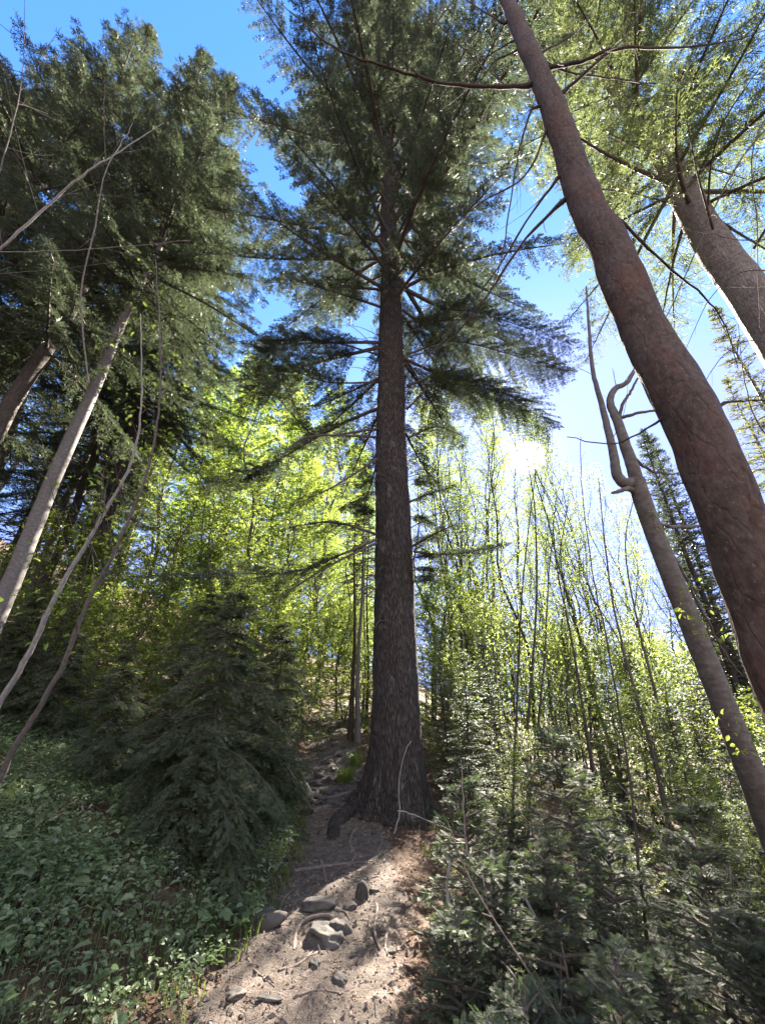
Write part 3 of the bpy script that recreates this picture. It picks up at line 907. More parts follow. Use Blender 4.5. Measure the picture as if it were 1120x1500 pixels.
# fresh leaves on fine twigs in front of the stem
for q in ([(1010, 850, 3.1), (1000, 880, 3.0), (985, 905, 2.95)], [(1060, 880, 3.0), (1030, 895, 2.95), (1000, 912, 2.9)], [(1120, 870, 3.0), (1100, 905, 2.9), (1060, 925, 2.9), (1020, 930, 2.9)],
          [(1120, 1080, 2.9), (1100, 1075, 2.9), (1070, 1070, 2.9), (1040, 1060, 2.9)], [(1120, 1040, 2.9), (1090, 1045, 2.9), (1055, 1045, 2.9), (1010, 1035, 2.9)], [(950, 735, 3.4), (955, 755, 3.4), (962, 780, 3.4)],
          [(1130, 1110, 2.8), (1110, 1100, 2.8), (1080, 1105, 2.8)]):
    cv = pxcurve(q, 6, .004); mb = MB(); mb.tube(cv, .0022, 4); lp, ld = [], []
    for k in range(14):
        lp.append(cv[sr.integers(2, len(cv))] + sr.normal(0, .03, 3)); ld.append(nrm(sr.normal(0, 1, 3) + [0, 0, -.3]))
    tw = mb.build('leafy_twig', M['twig'], slim, b)
    mb = MB(); lp, ld = np.array(lp), np.array(ld)
    mb.leaf(lp, ld, nrm(UP * .6 + sr.normal(0, .5, lp.shape)), sr.uniform(.03, .06, len(lp)), sr.uniform(.02, .036, len(lp)))
    mb.build('leaves', M['beech_b'], tw, b)

# ------------------------------------------------------------------ pale-barked fir high up behind the tall trunk
b = np.array([6.0, 4.15, 0]); b[2] = hz(b[0], b[1])
t = thing('fir_tree', b, 'tall fir with bare pale grey trunk and olive crown seen past the tall brown trunk', 'tree')
conifer(21, 30, 11.5, 3.7, .37, 28, 6, lambda f: (1 - f ** 1.6) * (.8 + .2 * math.sin(f * 31)), (-.25, .5), .3, .15, .2, .07, .18, .04, ('fir_lit', 'twig', 'pale_bark'), b, (0, 0), None, trunk_n=32, amp=.015, tsub=4, parent=t, frond=.016)
br = np.random.default_rng(31)
for k, h in enumerate((8.2, 8.9, 9.6, 10.4, 11.0, 11.6, 12.0)):
    a = br.uniform(2.4, 5.6); c0 = b + [math.cos(a) * .4, math.sin(a) * .4, h]
    e = c0 + np.array([math.cos(a), math.sin(a), -.15]) * br.uniform(1.2, 2.4)
    cv = smooth_curve([c0, (c0 + e) / 2 + [0, 0, .15], e], 4); mb = MB(); mb.tube(cv, np.linspace(.022, .005, len(cv)), 6)
    bare_twigs(mb, br, cv, .014, 2, 2.4, 0, .4, -.1)
    mb.build('branch', M['twig'], t, b, smooth=True)

# ------------------------------------------------------------------ conifers on the bank to the left
LEFT = [
    # x, y, H, h0, R, r0, material, label, whorls
    (-6.0, 6.2, 22.5, 9.3, 2.9, .165, 'grey_bark', 'conifer with a slim grey trunk leaning out over the herb bank', 46, 'fir'),
    (-6.9, 5.7, 23, 6.5, 2.6, .19, 'dark_bark', 'dark conifer with a reddish brown trunk just behind the slim grey one', 50, 'fir'),
    (-9.4, 5.6, 24.7, 5.0, 3.4, .3, 'fir_bark', 'tall spire topped conifer whose tip stands highest on the bank', 70, 'fir'),
    (-12.3, 6.2, 22.4, 4.5, 3.8, .3, 'fir_bark', 'broad conifer with a blunt dark top at the outer edge of the bank', 64, 'fir'),
    (-8.2, 10.5, 27, 8.0, 4.0, .22, 'fir_bark', 'conifer standing further back between the bank trees and the great fir', 60, 'fir'),
    (-13.6, 6.3, 18.5, 4.5, 3.6, .28, 'fir_bark', 'lower shaggy conifer under the blunt dark top of the bank', 56, 'fir'),
    (-10.5, 12.0, 24, 5.0, 3.6, .2, 'dark_bark', 'shaded conifer filling the gap behind the bank trees', 50, 'fir'),
]
for i, (x, y, H, h0, RR, r0, bk, lab, wh, fo) in enumerate(LEFT):
    b = np.array([x, y, hz(x, y)])
    t = thing('conifer_tree', b, lab, 'tree')
    conifer(60 + i, H, h0, RR * 1.1, r0 * .85, int(wh * .68), 5, lambda f: (1 - f) ** .62 * (.85 + .15 * math.sin(f * 37)), (-.2, .6), .34, .18, .16, .06, .19, .042, (fo, 'twig', bk), b, (0, 0), None, trunk_n=20, amp=.01, tsub=3, parent=t, frond=.020, latf=.3, latmax=1.3, ldroop=.4, lvar=(.55, 1.2))

# ------------------------------------------------------------------ bare and thin stems on the bank
def stem_thing(name, label, cat, pts, r0, r1, m, seed, twd=2, dens=1.4, leaf=None, group=None, lenf=.25):
    cv = pxcurve(pts, 5) if len(pts[0]) == 3 and pts[0][0] > 30 or pts[0][1] > 60 else smooth_curve(pts, 5)
    base = cv[0].copy(); gz = hz(base[0], base[1])
    if base[2] > gz:
        cv = np.vstack([[base[0], base[1], gz - .05], [(base[0]), base[1], (gz + base[2]) / 2], cv])
    b = np.array([cv[0][0], cv[0][1], min(gz, cv[0][2])])
    t = thing(name, b, label, cat, group)
    r = np.random.default_rng(seed)
    mb = MB(); mb.tube(cv, np.linspace(r0, r1, len(cv)) * (1 + .08 * np.sin(np.arange(len(cv)) * 2.1 + seed)), 10)
    mb.build('stem', M[m], t, b, smooth=True)
    tb = MB(); bare_twigs(tb, r, cv[len(cv) // 4:], r0 * .5, twd, dens, 0, lenf, .3)
    tb.build('twigs', M['twig'], t, b, smooth=True)['kind'] = 'stuff'
    if leaf:
        n, size, mt = leaf
        k = len(cv); ci = r.uniform(.35, 1, n) * (k - 1)
        p = np.stack([np.interp(ci, np.arange(k), cv[:, c]) for c in range(3)], -1) + r.normal(0, .22, (n, 3))
        lm = MB(); lm.leaf(p, nrm(r.normal(0, 1, (n, 3)) - [0, 0, .2]), nrm(UP + r.normal(0, .4, (n, 3))), size * r.uniform(.6, 1.2, n), size * .62 * r.uniform(.7, 1.1, n))
        lm.build('leaves', M[mt], t, b)
    return t


stem_thing('sapling', 'thin pale grey stem leaning up across the bank, the higher of two parallel stems', 'sapling',
           [(-40, 1095, 3.4), (3, 1025, 3.45), (43, 956, 3.52), (83, 871, 3.62), (125, 799, 3.75), (149, 759, 3.82), (181, 703, 3.95), (196, 665, 4.05), (206, 610, 4.2), (208, 540, 4.45), (206, 460, 4.8)], .027, .005, 'pale_twig', 3, 2, 3.6, (140, .06, 'beech_b'))
stem_thing('sapling', 'thin brown stem leaning up across the bank, the lower of two parallel stems', 'sapling',
           [(-10, 1165, 3.0), (19, 1100, 3.05), (53, 1044, 3.12), (88, 983, 3.2), (125, 892, 3.33), (160, 823, 3.45), (184, 772, 3.55), (213, 700, 3.72), (231, 620, 3.95), (236, 550, 4.2), (234, 470, 4.5), (228, 380, 5.0)], .025, .005, 'twig', 4, 2, 3.6, (140, .06, 'beech_b'))
# leafless tree at the edge, its long boughs reach in
b = np.array([-5.2, 2.3, 0]); b[2] = hz(-5.2, 2.3)
t = thing('bare_tree', b, 'leafless grey tree whose long bare boughs cross the sky over the bank', 'tree')
tp = trunk_pts(b, 9, (-.16, .0), .05, 14, 4); mb = MB(); mb.tube(tp, np.linspace(.08, .012, 14), 12); mb.build('trunk', M['grey_bark'], t, b, smooth=True)
for i, (L, r0, dn) in enumerate([
    ([(-260, 470, 3.5), (-60, 400, 3.7), (0, 365, 3.75), (70, 300, 3.9), (130, 250, 4.0), (160, 232, 4.1), (200, 205, 4.3), (240, 180, 4.5)], .026, 2.2),
    ([(-260, 470, 3.5), (-60, 372, 3.6), (0, 369, 3.7), (80, 368, 3.8), (170, 362, 3.9), (280, 352, 4.1)], .009, 1.0),
    ([(130, 560, 5.0), (120, 430, 4.8), (140, 330, 4.6), (155, 250, 4.5), (175, 215, 4.6), (195, 180, 4.8)], .016, 2.5),
    ([(-30, 330, 3.9), (15, 200, 4.4), (35, 90, 5.0), (36, -20, 5.8)], .012, 2.0),
    ([(-30, 60, 5.0), (30, 110, 4.8), (90, 40, 5.0)], .006, 2.0),
    ([(-30, 90, 5.0), (60, 115, 5.0), (130, 145, 5.2)], .006, 1.5),
    ([(-20, 20, 5.5), (30, 60, 5.2), (65, 100, 5.0)], .006, 2.0),
    ([(155, 232, 4.1), (152, 180, 4.2), (154, 125, 4.4)], .006, 1.5),
]):
    r0 *= .62
    cv = pxcurve(L, 5); mb = MB(); mb.tube(cv, np.linspace(r0, max(.0025, r0 * .25), len(cv)), 8)
    bare_twigs(mb, sr, cv, r0 * .5, 2, dn, 0, .3, .1)
    mb.build('branch', M['pale_twig'] if i in (0, 1, 2) else M['twig'], t, b, smooth=True)
# leafless tree beyond the tall trunk, its twigs against the pale sky
b = np.array([6.9, 3.0, 0]); b[2] = hz(6.9, 3.0)
t = thing('bare_tree', b, 'leafless tree whose fine twigs hang against the sky beside the pale fir trunk', 'tree')
tp = trunk_pts(b, 11, (-.03, .05), .06, 14, 9); mb = MB(); mb.tube(tp, np.linspace(.09, .012, 14), 12); mb.build('trunk', M['grey_bark'], t, b, smooth=True)
for L, r0 in [
    ([(1240, 120, 6.0), (1125, 185, 5.8), (1055, 285, 5.6), (1005, 400, 5.5), (972, 470, 5.5), (940, 520, 5.6)], .016),
    ([(1230, 60, 6.4), (1110, 190, 6.0), (1108, 330, 5.6), (1112, 480, 5.3)], .012),
    ([(1240, 300, 5.8), (1120, 350, 5.6), (1050, 345, 5.8), (985, 330, 6.2)], .011),
    ([(1240, 420, 5.4), (1110, 395, 5.4), (1045, 430, 5.6), (1000, 520, 5.8)], .011),
    ([(1240, 560, 5.2), (1120, 500, 5.2), (1060, 520, 5.4), (1020, 580, 5.6)], .011),
    ([(1240, 690, 5.0), (1125, 640, 5.0), (1090, 560, 5.1), (1080, 470, 5.3)], .012),
]:
    cv = pxcurve(L, 6); mb = MB(); mb.tube(cv, np.linspace(r0, .003, len(cv)), 8)
    bare_twigs(mb, sr, cv, r0 * .6, 3, 2.2, 0, .35, -.05)
    mb.build('branch', M['twig'], t, b, smooth=True)
# ------------------------------------------------------------------ stems on the other side of the path
DARK = [
    ([(938, 1490, 2.6), (944, 1455, 2.6), (948, 1400, 2.6), (938, 1300, 2.75), (925, 1170, 3.0), (910, 1060, 3.3), (890, 950, 3.6), (868, 840, 4.0), (852, 720, 4.5), (850, 640, 5.0)], .017, 'dark_bark', 'dark reddish sapling with a hooked foot standing among the young firs'),
    ([(745, 1290, 5.2), (752, 1200, 5.5), (756, 1060, 6.0), (762, 900, 6.6), (775, 760, 7.3), (785, 690, 8.0)], .035, 'dark_bark', 'straight dark stem, first of a clump of three below the sun'),
    ([(764, 1290, 5.3), (768, 1180, 5.6), (775, 1030, 6.1), (785, 880, 6.8), (782, 740, 7.5), (765, 640, 8.2)], .040, 'dark_bark', 'thickest dark stem in the clump of three below the sun'),
    ([(770, 1270, 5.4), (778, 1150, 5.7), (796, 980, 6.2), (803, 850, 6.9), (815, 720, 7.6)], .032, 'dark_bark', 'outward leaning dark stem in the clump of three below the sun'),
    ([(738, 1250, 6.2), (735, 1100, 6.8), (722, 950, 7.6), (712, 820, 8.4)], .028, 'dark_bark', 'thin dark stem between the great fir and the clump of three'),
    ([(880, 1200, 6.6), (860, 1080, 7.2), (835, 930, 8.0), (815, 830, 8.8), (808, 740, 9.6)], .045, 'dark_bark', 'slightly bent dark stem beyond the clump of three'),
    ([(985, 1240, 6.8), (960, 1120, 7.4), (920, 980, 8.2), (893, 860, 9.2), (876, 700, 10.5)], .06, 'twig', 'brown forked stem rising towards the pale sky by the slim grey trunk'),
    ([(1000, 1210, 7.5), (970, 1060, 8.3), (935, 920, 9.3), (915, 800, 10.3), (930, 720, 11)], .05, 'twig', 'second brown stem beside the forked one'),
    ([(688, 1500, 2.5), (692, 1400, 2.6), (686, 1280, 2.75), (678, 1180, 2.95), (676, 1120, 3.1)], .014, 'root', 'thin brown fir stem with bare lower shoots at the path edge'),
]
for i, (L, r0, m_, lab) in enumerate(DARK):
    r0 *= .75
    stem_thing('sapling', lab, 'sapling', L, r0, max(.004, r0 * .25), m_, 70 + i, 2, 1.2, (260, .055, 'beech_b') if 1 <= i <= 7 else None, None, .22)


# ------------------------------------------------------------------ woodland: prototypes and copies
def at_px(px, Y):
    return (px - 560) / F * Y * 1.0 * (CP + 0.0) if False else (px - 560) / F * Y / (CP + SP * math.tan(PITCH)) * 1.0


wr = np.random.default_rng(77)


def place(proto, first, x, y, rz, s, label, group):
    loc = (x, y, hz(x, y) - .05)
    if first:
        proto.location = loc; proto.rotation_euler = (wr.normal(0, .02), wr.normal(0, .02), rz); proto.scale = (s, s, s)
        proto['label'] = label; proto['group'] = group
        return proto
    return dup(proto, loc, rz, s, label, group, (wr.normal(0, .045), wr.normal(0, .045)))


protos = []
for i, kw in enumerate([
    dict(H=16, r0=.10, lo=.10, spread=3.6, nb=64, tw=16, lv=18, leaf=.10, mats=('beech', 'twig', 'grey_bark')),
    dict(H=18, r0=.12, lo=.14, spread=4.0, nb=64, tw=16, lv=18, leaf=.10, mats=('beech_b', 'twig', 'grey_bark'), asc=.6),
    dict(H=13, r0=.07, lo=.08, spread=2.8, nb=52, tw=15, lv=16, leaf=.085, mats=('beech_b', 'twig', 'twig')),
    dict(H=16, r0=.07, lo=.2, spread=2.6, nb=36, tw=12, lv=8, leaf=.075, mats=('beech_b', 'twig', 'dark_bark'), stems=3, asc=.9),
    dict(H=15, r0=.06, lo=.18, spread=2.4, nb=36, tw=12, lv=7, leaf=.075, mats=('beech_b', 'twig', 'dark_bark'), asc=.95),
    dict(H=18, r0=.065, lo=.25, spread=2.6, nb=38, tw=11, lv=7, leaf=.072, mats=('beech_b', 'twig', 'dark_bark'), asc=.95),
    dict(H=4.5, r0=.025, lo=.04, spread=1.7, nb=36, tw=11, lv=14, leaf=.075, mats=('beech_b', 'twig', 'twig'), stems=2),
]):
    t = thing('beech_tree' if i < 3 else ('ash_tree' if i < 6 else 'beech_sapling'), (0, 0, 0), 'x', 'tree' if i < 6 else 'sapling')
    broadleaf(100 + i, parent=t, **kw)
    protos.append(t)
used = set()


# open places on the path and its verge that the sun reaches between the crowns
LIT = np.array([G(*q) for q in [(350, 1450), (420, 1460), (500, 1450), (560, 1430), (530, 1390), (560, 1350), (545, 1290), (510, 1275), (330, 1430), (400, 1420), (240, 1440), (490, 1130), (500, 1100)]])
DIM = [(16, 3.6), (18, 4.0), (13, 2.8), (16, 2.6), (15, 2.4), (18, 2.6), (4.5, 1.7)]
nblock = 0


def clear_sun(k, x, y, s):
    """a crown that stood in the sun's way is a lower tree instead"""
    global nblock
    H, sp = DIM[k]; g = hz(x, y); hits = []
    d = np.array([SUN[0], SUN[1]]); dn = np.linalg.norm(d); d = d / dn
    for p in LIT:
        r_ = np.array([x, y]) - p[:2]; t = r_ @ d; off = abs(r_[0] * d[1] - r_[1] * d[0])
        hr = p[2] + t / dn * SUN[2] - g
        if t > 1 and off < sp * s * .55 and hr < H * s:
            hits.append(hr)
    if len(hits) >= 2:
        nblock += 1
        if nblock % 2:
            return max(.3 * s, min(s, (min(hits) - .2) / H))
    return s


def put(k, px, Y, s, label, group):
    x = (px - 560) / F * Y * CP * 1.12
    s = clear_sun(k, x, Y, s)
    place(protos[k], k not in used, x, Y, wr.uniform(0, 6.28), s, label, group); used.add(k)


LB = 'slender beech in fresh yellow green leaf up the slope past the young dark firs'
for px, Y, s, k in [(505, 24, 1.0, 0), (470, 20, 1.05, 1), (430, 17, .9, 0), (395, 22, 1.1, 1), (355, 16, .95, 0), (320, 19, 1.05, 1), (275, 15, .9, 2), (240, 20, 1.1, 0), (205, 24, 1.2, 1), (165, 19, 1.0, 2),
                    (450, 28, 1.15, 0), (380, 30, 1.3, 1), (300, 27, 1.2, 0), (520, 31, 1.0, 2), (340, 36, 1.4, 1), (250, 33, 1.35, 0), (430, 38, 1.2, 1), (490, 36, 1.1, 0), (130, 30, 1.2, 1), (80, 26, 1.1, 0), (540, 40, 1.1, 1),
                    (410, 13.5, .7, 2), (345, 12.5, .65, 2), (290, 12, .6, 2), (500, 17, .8, 2), (455, 15, .75, 2), (235, 13, .7, 2), (375, 19, 1.1, 1), (525, 26, 1.1, 0), (480, 31, 1.3, 1), (290, 22, 1.1, 1), (200, 30, 1.3, 0)]:
    put(k, px, Y, s, LB, 'beeches in fresh leaf up the slope')
RBL = 'thin broadleaf tree with sparse yellow leaves against the bright sky below the sun'
for px, Y, s, k in [(640, 13, .8, 4), (665, 17, 1.0, 3), (690, 21, 1.25, 4), (715, 15, .95, 3), (745, 24, .9, 4), (770, 18, .65, 4), (800, 14, .45, 3), (830, 20, .8, 4), (850, 26, 1.35, 3), (885, 17, .8, 4), (910, 23, 1.0, 3),
                    (700, 30, 1.9, 3), (650, 27, 1.6, 4), (790, 30, 1.15, 3), (940, 19, .8, 4), (970, 28, 1.2, 3), (1010, 22, .9, 4), (630, 34, 2.0, 4), (760, 37, 1.45, 3), (725, 19, .8, 4), (675, 25, 1.6, 3), (815, 33, 1.3, 4), (860, 36, 1.8, 4), (930, 34, 1.5, 4), (620, 20, 1.2, 3), (1040, 30, 1.2, 3), (650, 15, .8, 5), (680, 19, 1.0, 5), (705, 24, 1.2, 5), (735, 16, .8, 5), (755, 21, 1.4, 5), (785, 26, 1.6, 5), (812, 18, .9, 5), (838, 23, 1.42, 5), (865, 28, 1.5, 5), (720, 33, 1.7, 5), (890, 20, .7, 5), (640, 28, 1.5, 5), (668, 36, 1.9, 5), (690, 29, 1.6, 5), (745, 38, 2.0, 5), (778, 34, 1.8, 5), (805, 39, 2.0, 5), (835, 31, 1.6, 5), (858, 40, 1.9, 5), (885, 33, 1.4, 5), (625, 24, 1.3, 5), (655, 20, 1.1, 5), (920, 38, 1.6, 5), (700, 42, 2.1, 5), (820, 26, 1.25, 5), (765, 32, 2.0, 5), (795, 36, 2.1, 5), (728, 27, 1.7, 5), (850, 34, 1.9, 5), (875, 38, 1.8, 5), (905, 30, 1.3, 5), (945, 26, 1.0, 5)]:
    put(k, px, Y, s, RBL, 'thin broadleaf trees under the sun')
RLO = 'low beech sapling glowing yellow green in the sun down the slope'
for px, Y, s, k in [(640, 14, 1.2, 6), (655, 10, .9, 6), (700, 19, 1.4, 6), (735, 24, 1.7, 6), (775, 20, 1.5, 6), (815, 17, 1.3, 6), (850, 23, 1.6, 6), (885, 19, 1.5, 6), (925, 16, 1.4, 6), (960, 21, 1.6, 6), (1000, 18, 1.6, 6), (1045, 22, 1.8, 6), (1090, 19, 1.7, 6), (1120, 15, 1.5, 6),
                    (690, 30, 2.0, 6), (760, 32, 2.0, 6), (830, 33, 2.1, 6), (900, 30, 2.0, 6), (970, 33, 2.2, 6), (1040, 31, 2.2, 6), (1110, 28, 2.1, 6), (640, 26, 1.8, 6), (670, 38, 2.4, 6), (800, 42, 2.6, 6), (930, 42, 2.6, 6), (1060, 42, 2.6, 6), (910, 9.0, .7, 6), (1035, 8.6, .75, 6), (1085, 7.4, .7, 6), (1110, 9.0, .9, 6), (720, 5.6, .32, 6), (830, 4.8, .27, 6), (1000, 5.2, .3, 6), (1070, 4.4, .28, 6), (950, 6.8, .4, 6)]:
    put(k, px, Y, s, RLO, 'sunlit saplings down the slope')
LLO = 'small beech sapling in pale green leaf on the bank behind the dark young firs'
for px, Y, s in [(510, 16, 1.0), (525, 20, 1.1), (495, 26, 1.3), (455, 15, .9), (420, 18, 1.2), (370, 14.5, 1.0), (310, 15, 1.1), (250, 13.5, 1.1), (190, 14, 1.2), (130, 15, 1.2), (60, 14, 1.2), (535, 28, 1.4), (250, 8.6, .62), (175, 8.0, .55), (100, 8.6, .6), (30, 8.0, .6), (215, 10, .8), (140, 10.5, .85), (330, 9.8, .75), (370, 11, .9), (300, 11, .9), (70, 11, .9), (448, 12, .8), (405, 10.5, .7), (548, 14, .8), (535, 19, 1.1)]:
    put(6, px, Y, s, LLO, 'small saplings on the slope')

# background conifers
cprot = []
for i, kw in enumerate([dict(H=16, h0=1.0, RR=2.4, r0=.16, whorls=42, per=6, mats=('fir', 'twig', 'dark_bark')), dict(H=22, h0=7, RR=2.6, r0=.20, whorls=30, per=6, mats=('fir_warm', 'twig', 'grey_bark')),
                        dict(H=5.0, h0=.3, RR=1.25, r0=.05, whorls=24, per=6, mats=('dark', 'dark_bark', 'dark_bark'))]):
    t = thing('conifer_tree' if i < 2 else 'young_fir', (0, 0, 0), 'x', 'tree')
    big = i < 2
    conifer(200 + i, prof=lambda f: (1 - f) ** .7 * (.85 + .15 * math.sin(f * 33)), el=(-.15, .6) if big else (-.1, .5), droop=.3, up=.12, lat_sp=.28 if big else .12, sh_sp=.11 if big else .05, shoot=.19 if big else .085, wid=.045 if big else .018,
            parent=t, trunk_n=10, tsub=1, **kw)
    cprot.append(t)
cu = set()


def putc(k, px, Y, s, label, group):
    x = (px - 560) / F * Y * CP * 1.12
    place(cprot[k], k not in cu, x, Y, wr.uniform(0, 6.28), s, label, group); cu.add(k)


for px, Y, s, k in [(110, 15, .9, 0), (40, 13, .9, 1), (-20, 16, 1.0, 0), (150, 24, 1.1, 1), (20, 20, 1.1, 0), (-80, 13, 1.0, 1), (-120, 19, 1.1, 0), (90, 31, 1.3, 1), (-200, 15, 1.0, 0)]:
    putc(k, px, Y, s, 'conifer in deep shade further up the bank behind the grey trunk', 'conifers up the bank')
for px, Y, s, k in [(1035, 14, 1.0, 0), (1050, 15, 1.1, 0), (1090, 19, 1.2, 0), (1140, 13, 1.0, 0), (1015, 19, 1.0, 0), (1200, 18, 1.1, 1), (1260, 12, 1.0, 1)]:
    putc(k, px, Y, s, 'grey green conifer between the slim grey trunk and the tall brown trunk', 'conifers behind the grey trunk')
for px, Y, s, k in [(668, 7.6, .55, 2), (715, 7.2, .5, 2), (800, 7.4, .5, 2), (930, 8.2, .62, 2), (985, 7.4, .6, 2), (1050, 6.6, .6, 2), (1120, 7.2, .8, 2), (700, 12.5, .85, 2), (660, 11, .75, 2), (700, 10, .62, 2), (850, 12.5, .8, 2), (645, 9.4, .5, 2), (1010, 9.5, .75, 2), (1075, 8.0, .7, 2), (830, 9.0, .45, 2), (1120, 10.5, .9, 2), (960, 12, .7, 2)]:
    putc(k, px, Y, s, 'dark drooping young fir in the shade below the sunlit saplings', 'dark young firs down the slope')
for px, Y, s in [(520, 45, 1.5), (450, 50, 1.6), (380, 48, 1.7), (310, 45, 1.7), (240, 46, 1.8), (160, 42, 1.7), (80, 40, 1.6), (0, 36, 1.5), (-100, 32, 1.5), (-200, 28, 1.4), (560, 52, 1.4), (480, 60, 1.7), (350, 62, 1.9)]:
    putc(1, px, Y, s, 'tall far conifer closing the wood at the head of the slope', 'far conifers at the head of the slope')
for px, Y, s in [(600, 55, 1.2), (660, 60, 1.0), (720, 58, .9), (800, 62, .85), (880, 60, .8), (960, 60, .85), (1040, 56, .9), (1120, 50, 1.0), (1200, 45, 1.0)]:
    putc(0, px, Y, s, 'small far conifer on the low ground under the sun', 'far conifers under the sun')

# ------------------------------------------------------------------ young firs
def young(seed, H, RR, mats, whorls, per, comb, lat_sp=.07, sh_sp=.035, shoot=.055, r0=.016, **k):
    t = thing('young_fir', (0, 0, 0), 'x', 'young fir')
    conifer(seed, H, .06 * H, RR, r0, whorls, per, k.pop('prof', lambda f: (1 - f) ** .75), k.pop('el', (.05, .7)), k.pop('droop', .25), .12, lat_sp, sh_sp, shoot, .01, mats, comb=comb, parent=t, trunk_n=8, tsub=1, amp=.002, wob=.03, latf=.5, s0=.12, latmax=.6, **k)
    return t


yd = [young(300, 3.3, 1.25, ('dark', 'dark_bark', 'dark_bark'), 18, 5, (12, .022, .0020), .065, .028, .085, .035, el=(-.3, .65), droop=.6, lvar=(.5, 1.2), ldroop=.4),
      young(301, 2.6, 1.1, ('dark', 'dark_bark', 'dark_bark'), 15, 5, (12, .022, .0020), .065, .028, .085, .03, el=(-.25, .65), droop=.6, lvar=(.5, 1.2), ldroop=.4)]
DK = [(345, 5.1, .86, 0, 'dark dense young fir whose boughs brush the path edge'), (285, 5.5, .72, 1, 'dark young fir just behind the one that brushes the path'), (205, 5.9, .55, 0, 'young fir above the leaf litter patch on the bank'),
      (392, 6.6, .85, 1, 'young fir with silvery sunlit tips next to the path bend'), (418, 8.2, .95, 0, 'pale tipped young fir further up beside the path'), (130, 7.0, .7, 1, 'young fir standing behind the two thin leaning stems'), (50, 7.4, .7, 0, 'young fir at the foot of the grey trunk'),
      (310, 7.6, .95, 0, 'tallest of the dark young firs on the bank'), (330, 4.6, .5, 1, 'low dark young fir in front, drooping onto the herbs')]
seen = set()
for px, Y, s, k, lab in DK:
    x = (px - 560) / F * Y * CP * 1.12
    loc = (x, Y, hz(x, Y) - .05)
    if k not in seen:
        o = yd[k]; o.location = loc; o.scale = (s, s, s); o['label'] = lab; seen.add(k)
    else:
        dup(yd[k], loc, wr.uniform(0, 6), s, lab)

ys = [young(310, 1.25, .55, ('young', 'twig', 'root'), 9, 5, (22, .021, .0017), .09, .05, .085, .011),
      young(311, .85, .45, ('young', 'twig', 'root'), 7, 5, (22, .021, .0017), .08, .05, .08, .009),
      young(312, 1.7, .65, ('young', 'twig', 'root'), 11, 5, (22, .021, .0017), .09, .05, .09, .013)]
seen = set()
# (pixel of the foot, distance, size)
SP_ = [(650, 4.4), (668, 3.6), (640, 3.2), (700, 5.0), (715, 4.0), (735, 3.1), (690, 2.7), (765, 4.6), (790, 3.6), (815, 5.2), (830, 2.9), (850, 4.2), (875, 3.4), (905, 4.9), (930, 3.7), (955, 2.9), (985, 4.4), (1010, 3.4), (1045, 5.0), (1075, 3.9), (1100, 3.0),
       (760, 2.6), (870, 2.5), (1000, 2.5), (1060, 2.6), (690, 6.6), (740, 6.0), (800, 6.6), (870, 6.2), (940, 6.4), (1010, 6.2), (1090, 6.0), (1140, 4.2), (1150, 5.2), (660, 2.5), (905, 2.9), (780, 5.5), (960, 5.4)]
for i, (px, Y) in enumerate(SP_):
    x = (px - 560) / F * Y * CP * 1.22
    k = [0, 1, 2, 0, 1][i % 5] if Y > 3.3 else [1, 0][i % 2]
    s = wr.uniform(.55, .85) * (1.0 if px < 760 else .9)
    loc = (x, Y, hz(x, Y) - .03)
    lab = 'young fir with silvery needles in the thicket beside the path'
    if k not in seen:
        o = ys[k]; o.location = loc; o['label'] = lab; o['group'] = 'young firs in the thicket'; seen.add(k)
    else:
        dup(ys[k], loc, wr.uniform(0, 6), s, lab, 'young firs in the thicket', (wr.normal(0, .08), wr.normal(0, .08)))

# ------------------------------------------------------------------ ground cover
gr = np.random.default_rng(91)


def scatter(n, x0, x1, y0, y1, keep):
    x = gr.uniform(x0, x1, n); y = y0 + (y1 - y0) * gr.uniform(0, 1, n) ** 1.3
    u = x - path_x(y); k = keep(x, y, u)
    x, y = x[k], y[k]
    return np.stack([x, y, hgt(x, y)], -1)


def in_view(p, m=60):
    q = p - EYE; z = q[:, 1] * CP + q[:, 2] * SP; yy = q[:, 2] * CP - q[:, 1] * SP
    X = 560 + q[:, 0] / np.maximum(z, .05) * F; Yp = 750 - yy / np.maximum(z, .05) * F
    return (z > .2) & (X > -150 - m) & (X < 1270 + m) & (Yp < 1640 + m)


# herbs on the shaded bank
pl = scatter(42000, -9, .1, 1.4, 9.5, lambda x, y, u: (u < -.6 - .3 * fbm(x * 2, y * 2)) & (fbm(x * 1.7 + 3, y * 1.7) + .5 * fbm(x * 6, y * 6) > -.15) & (gr.random(len(x)) < np.where(u > -1.3, .45, 1)))
pl = pl[in_view(pl)]
pl = pl[gr.random(len(pl)) < np.clip(1.4 - (pl[:, 1] - 1.4) / 9, .3, 1)]
nl = 6
big_ = (gr.random(len(pl)) < .03)[:, None]
ht = gr.uniform(.05, .20, (len(pl), 1, 1)) * (.6 + .8 * np.clip(fbm(pl[:, 0] * 1.5, pl[:, 1] * 1.5) + .5, 0, 1))[:, None, None]
az = gr.uniform(0, 6.28, (len(pl), nl)); D = np.stack([np.cos(az), np.sin(az), gr.normal(.05, .3, az.shape)], -1)
sz = .018 + .045 * np.where(big_, 1.9, gr.random((len(pl), 1)) ** 1.6) * gr.uniform(.6, 1.2, (len(pl), nl))
pp = pl[:, None] + D * gr.uniform(.01, .06, (len(pl), nl, 1)) + UP * ht * gr.uniform(.5, 1.1, (len(pl), nl, 1))
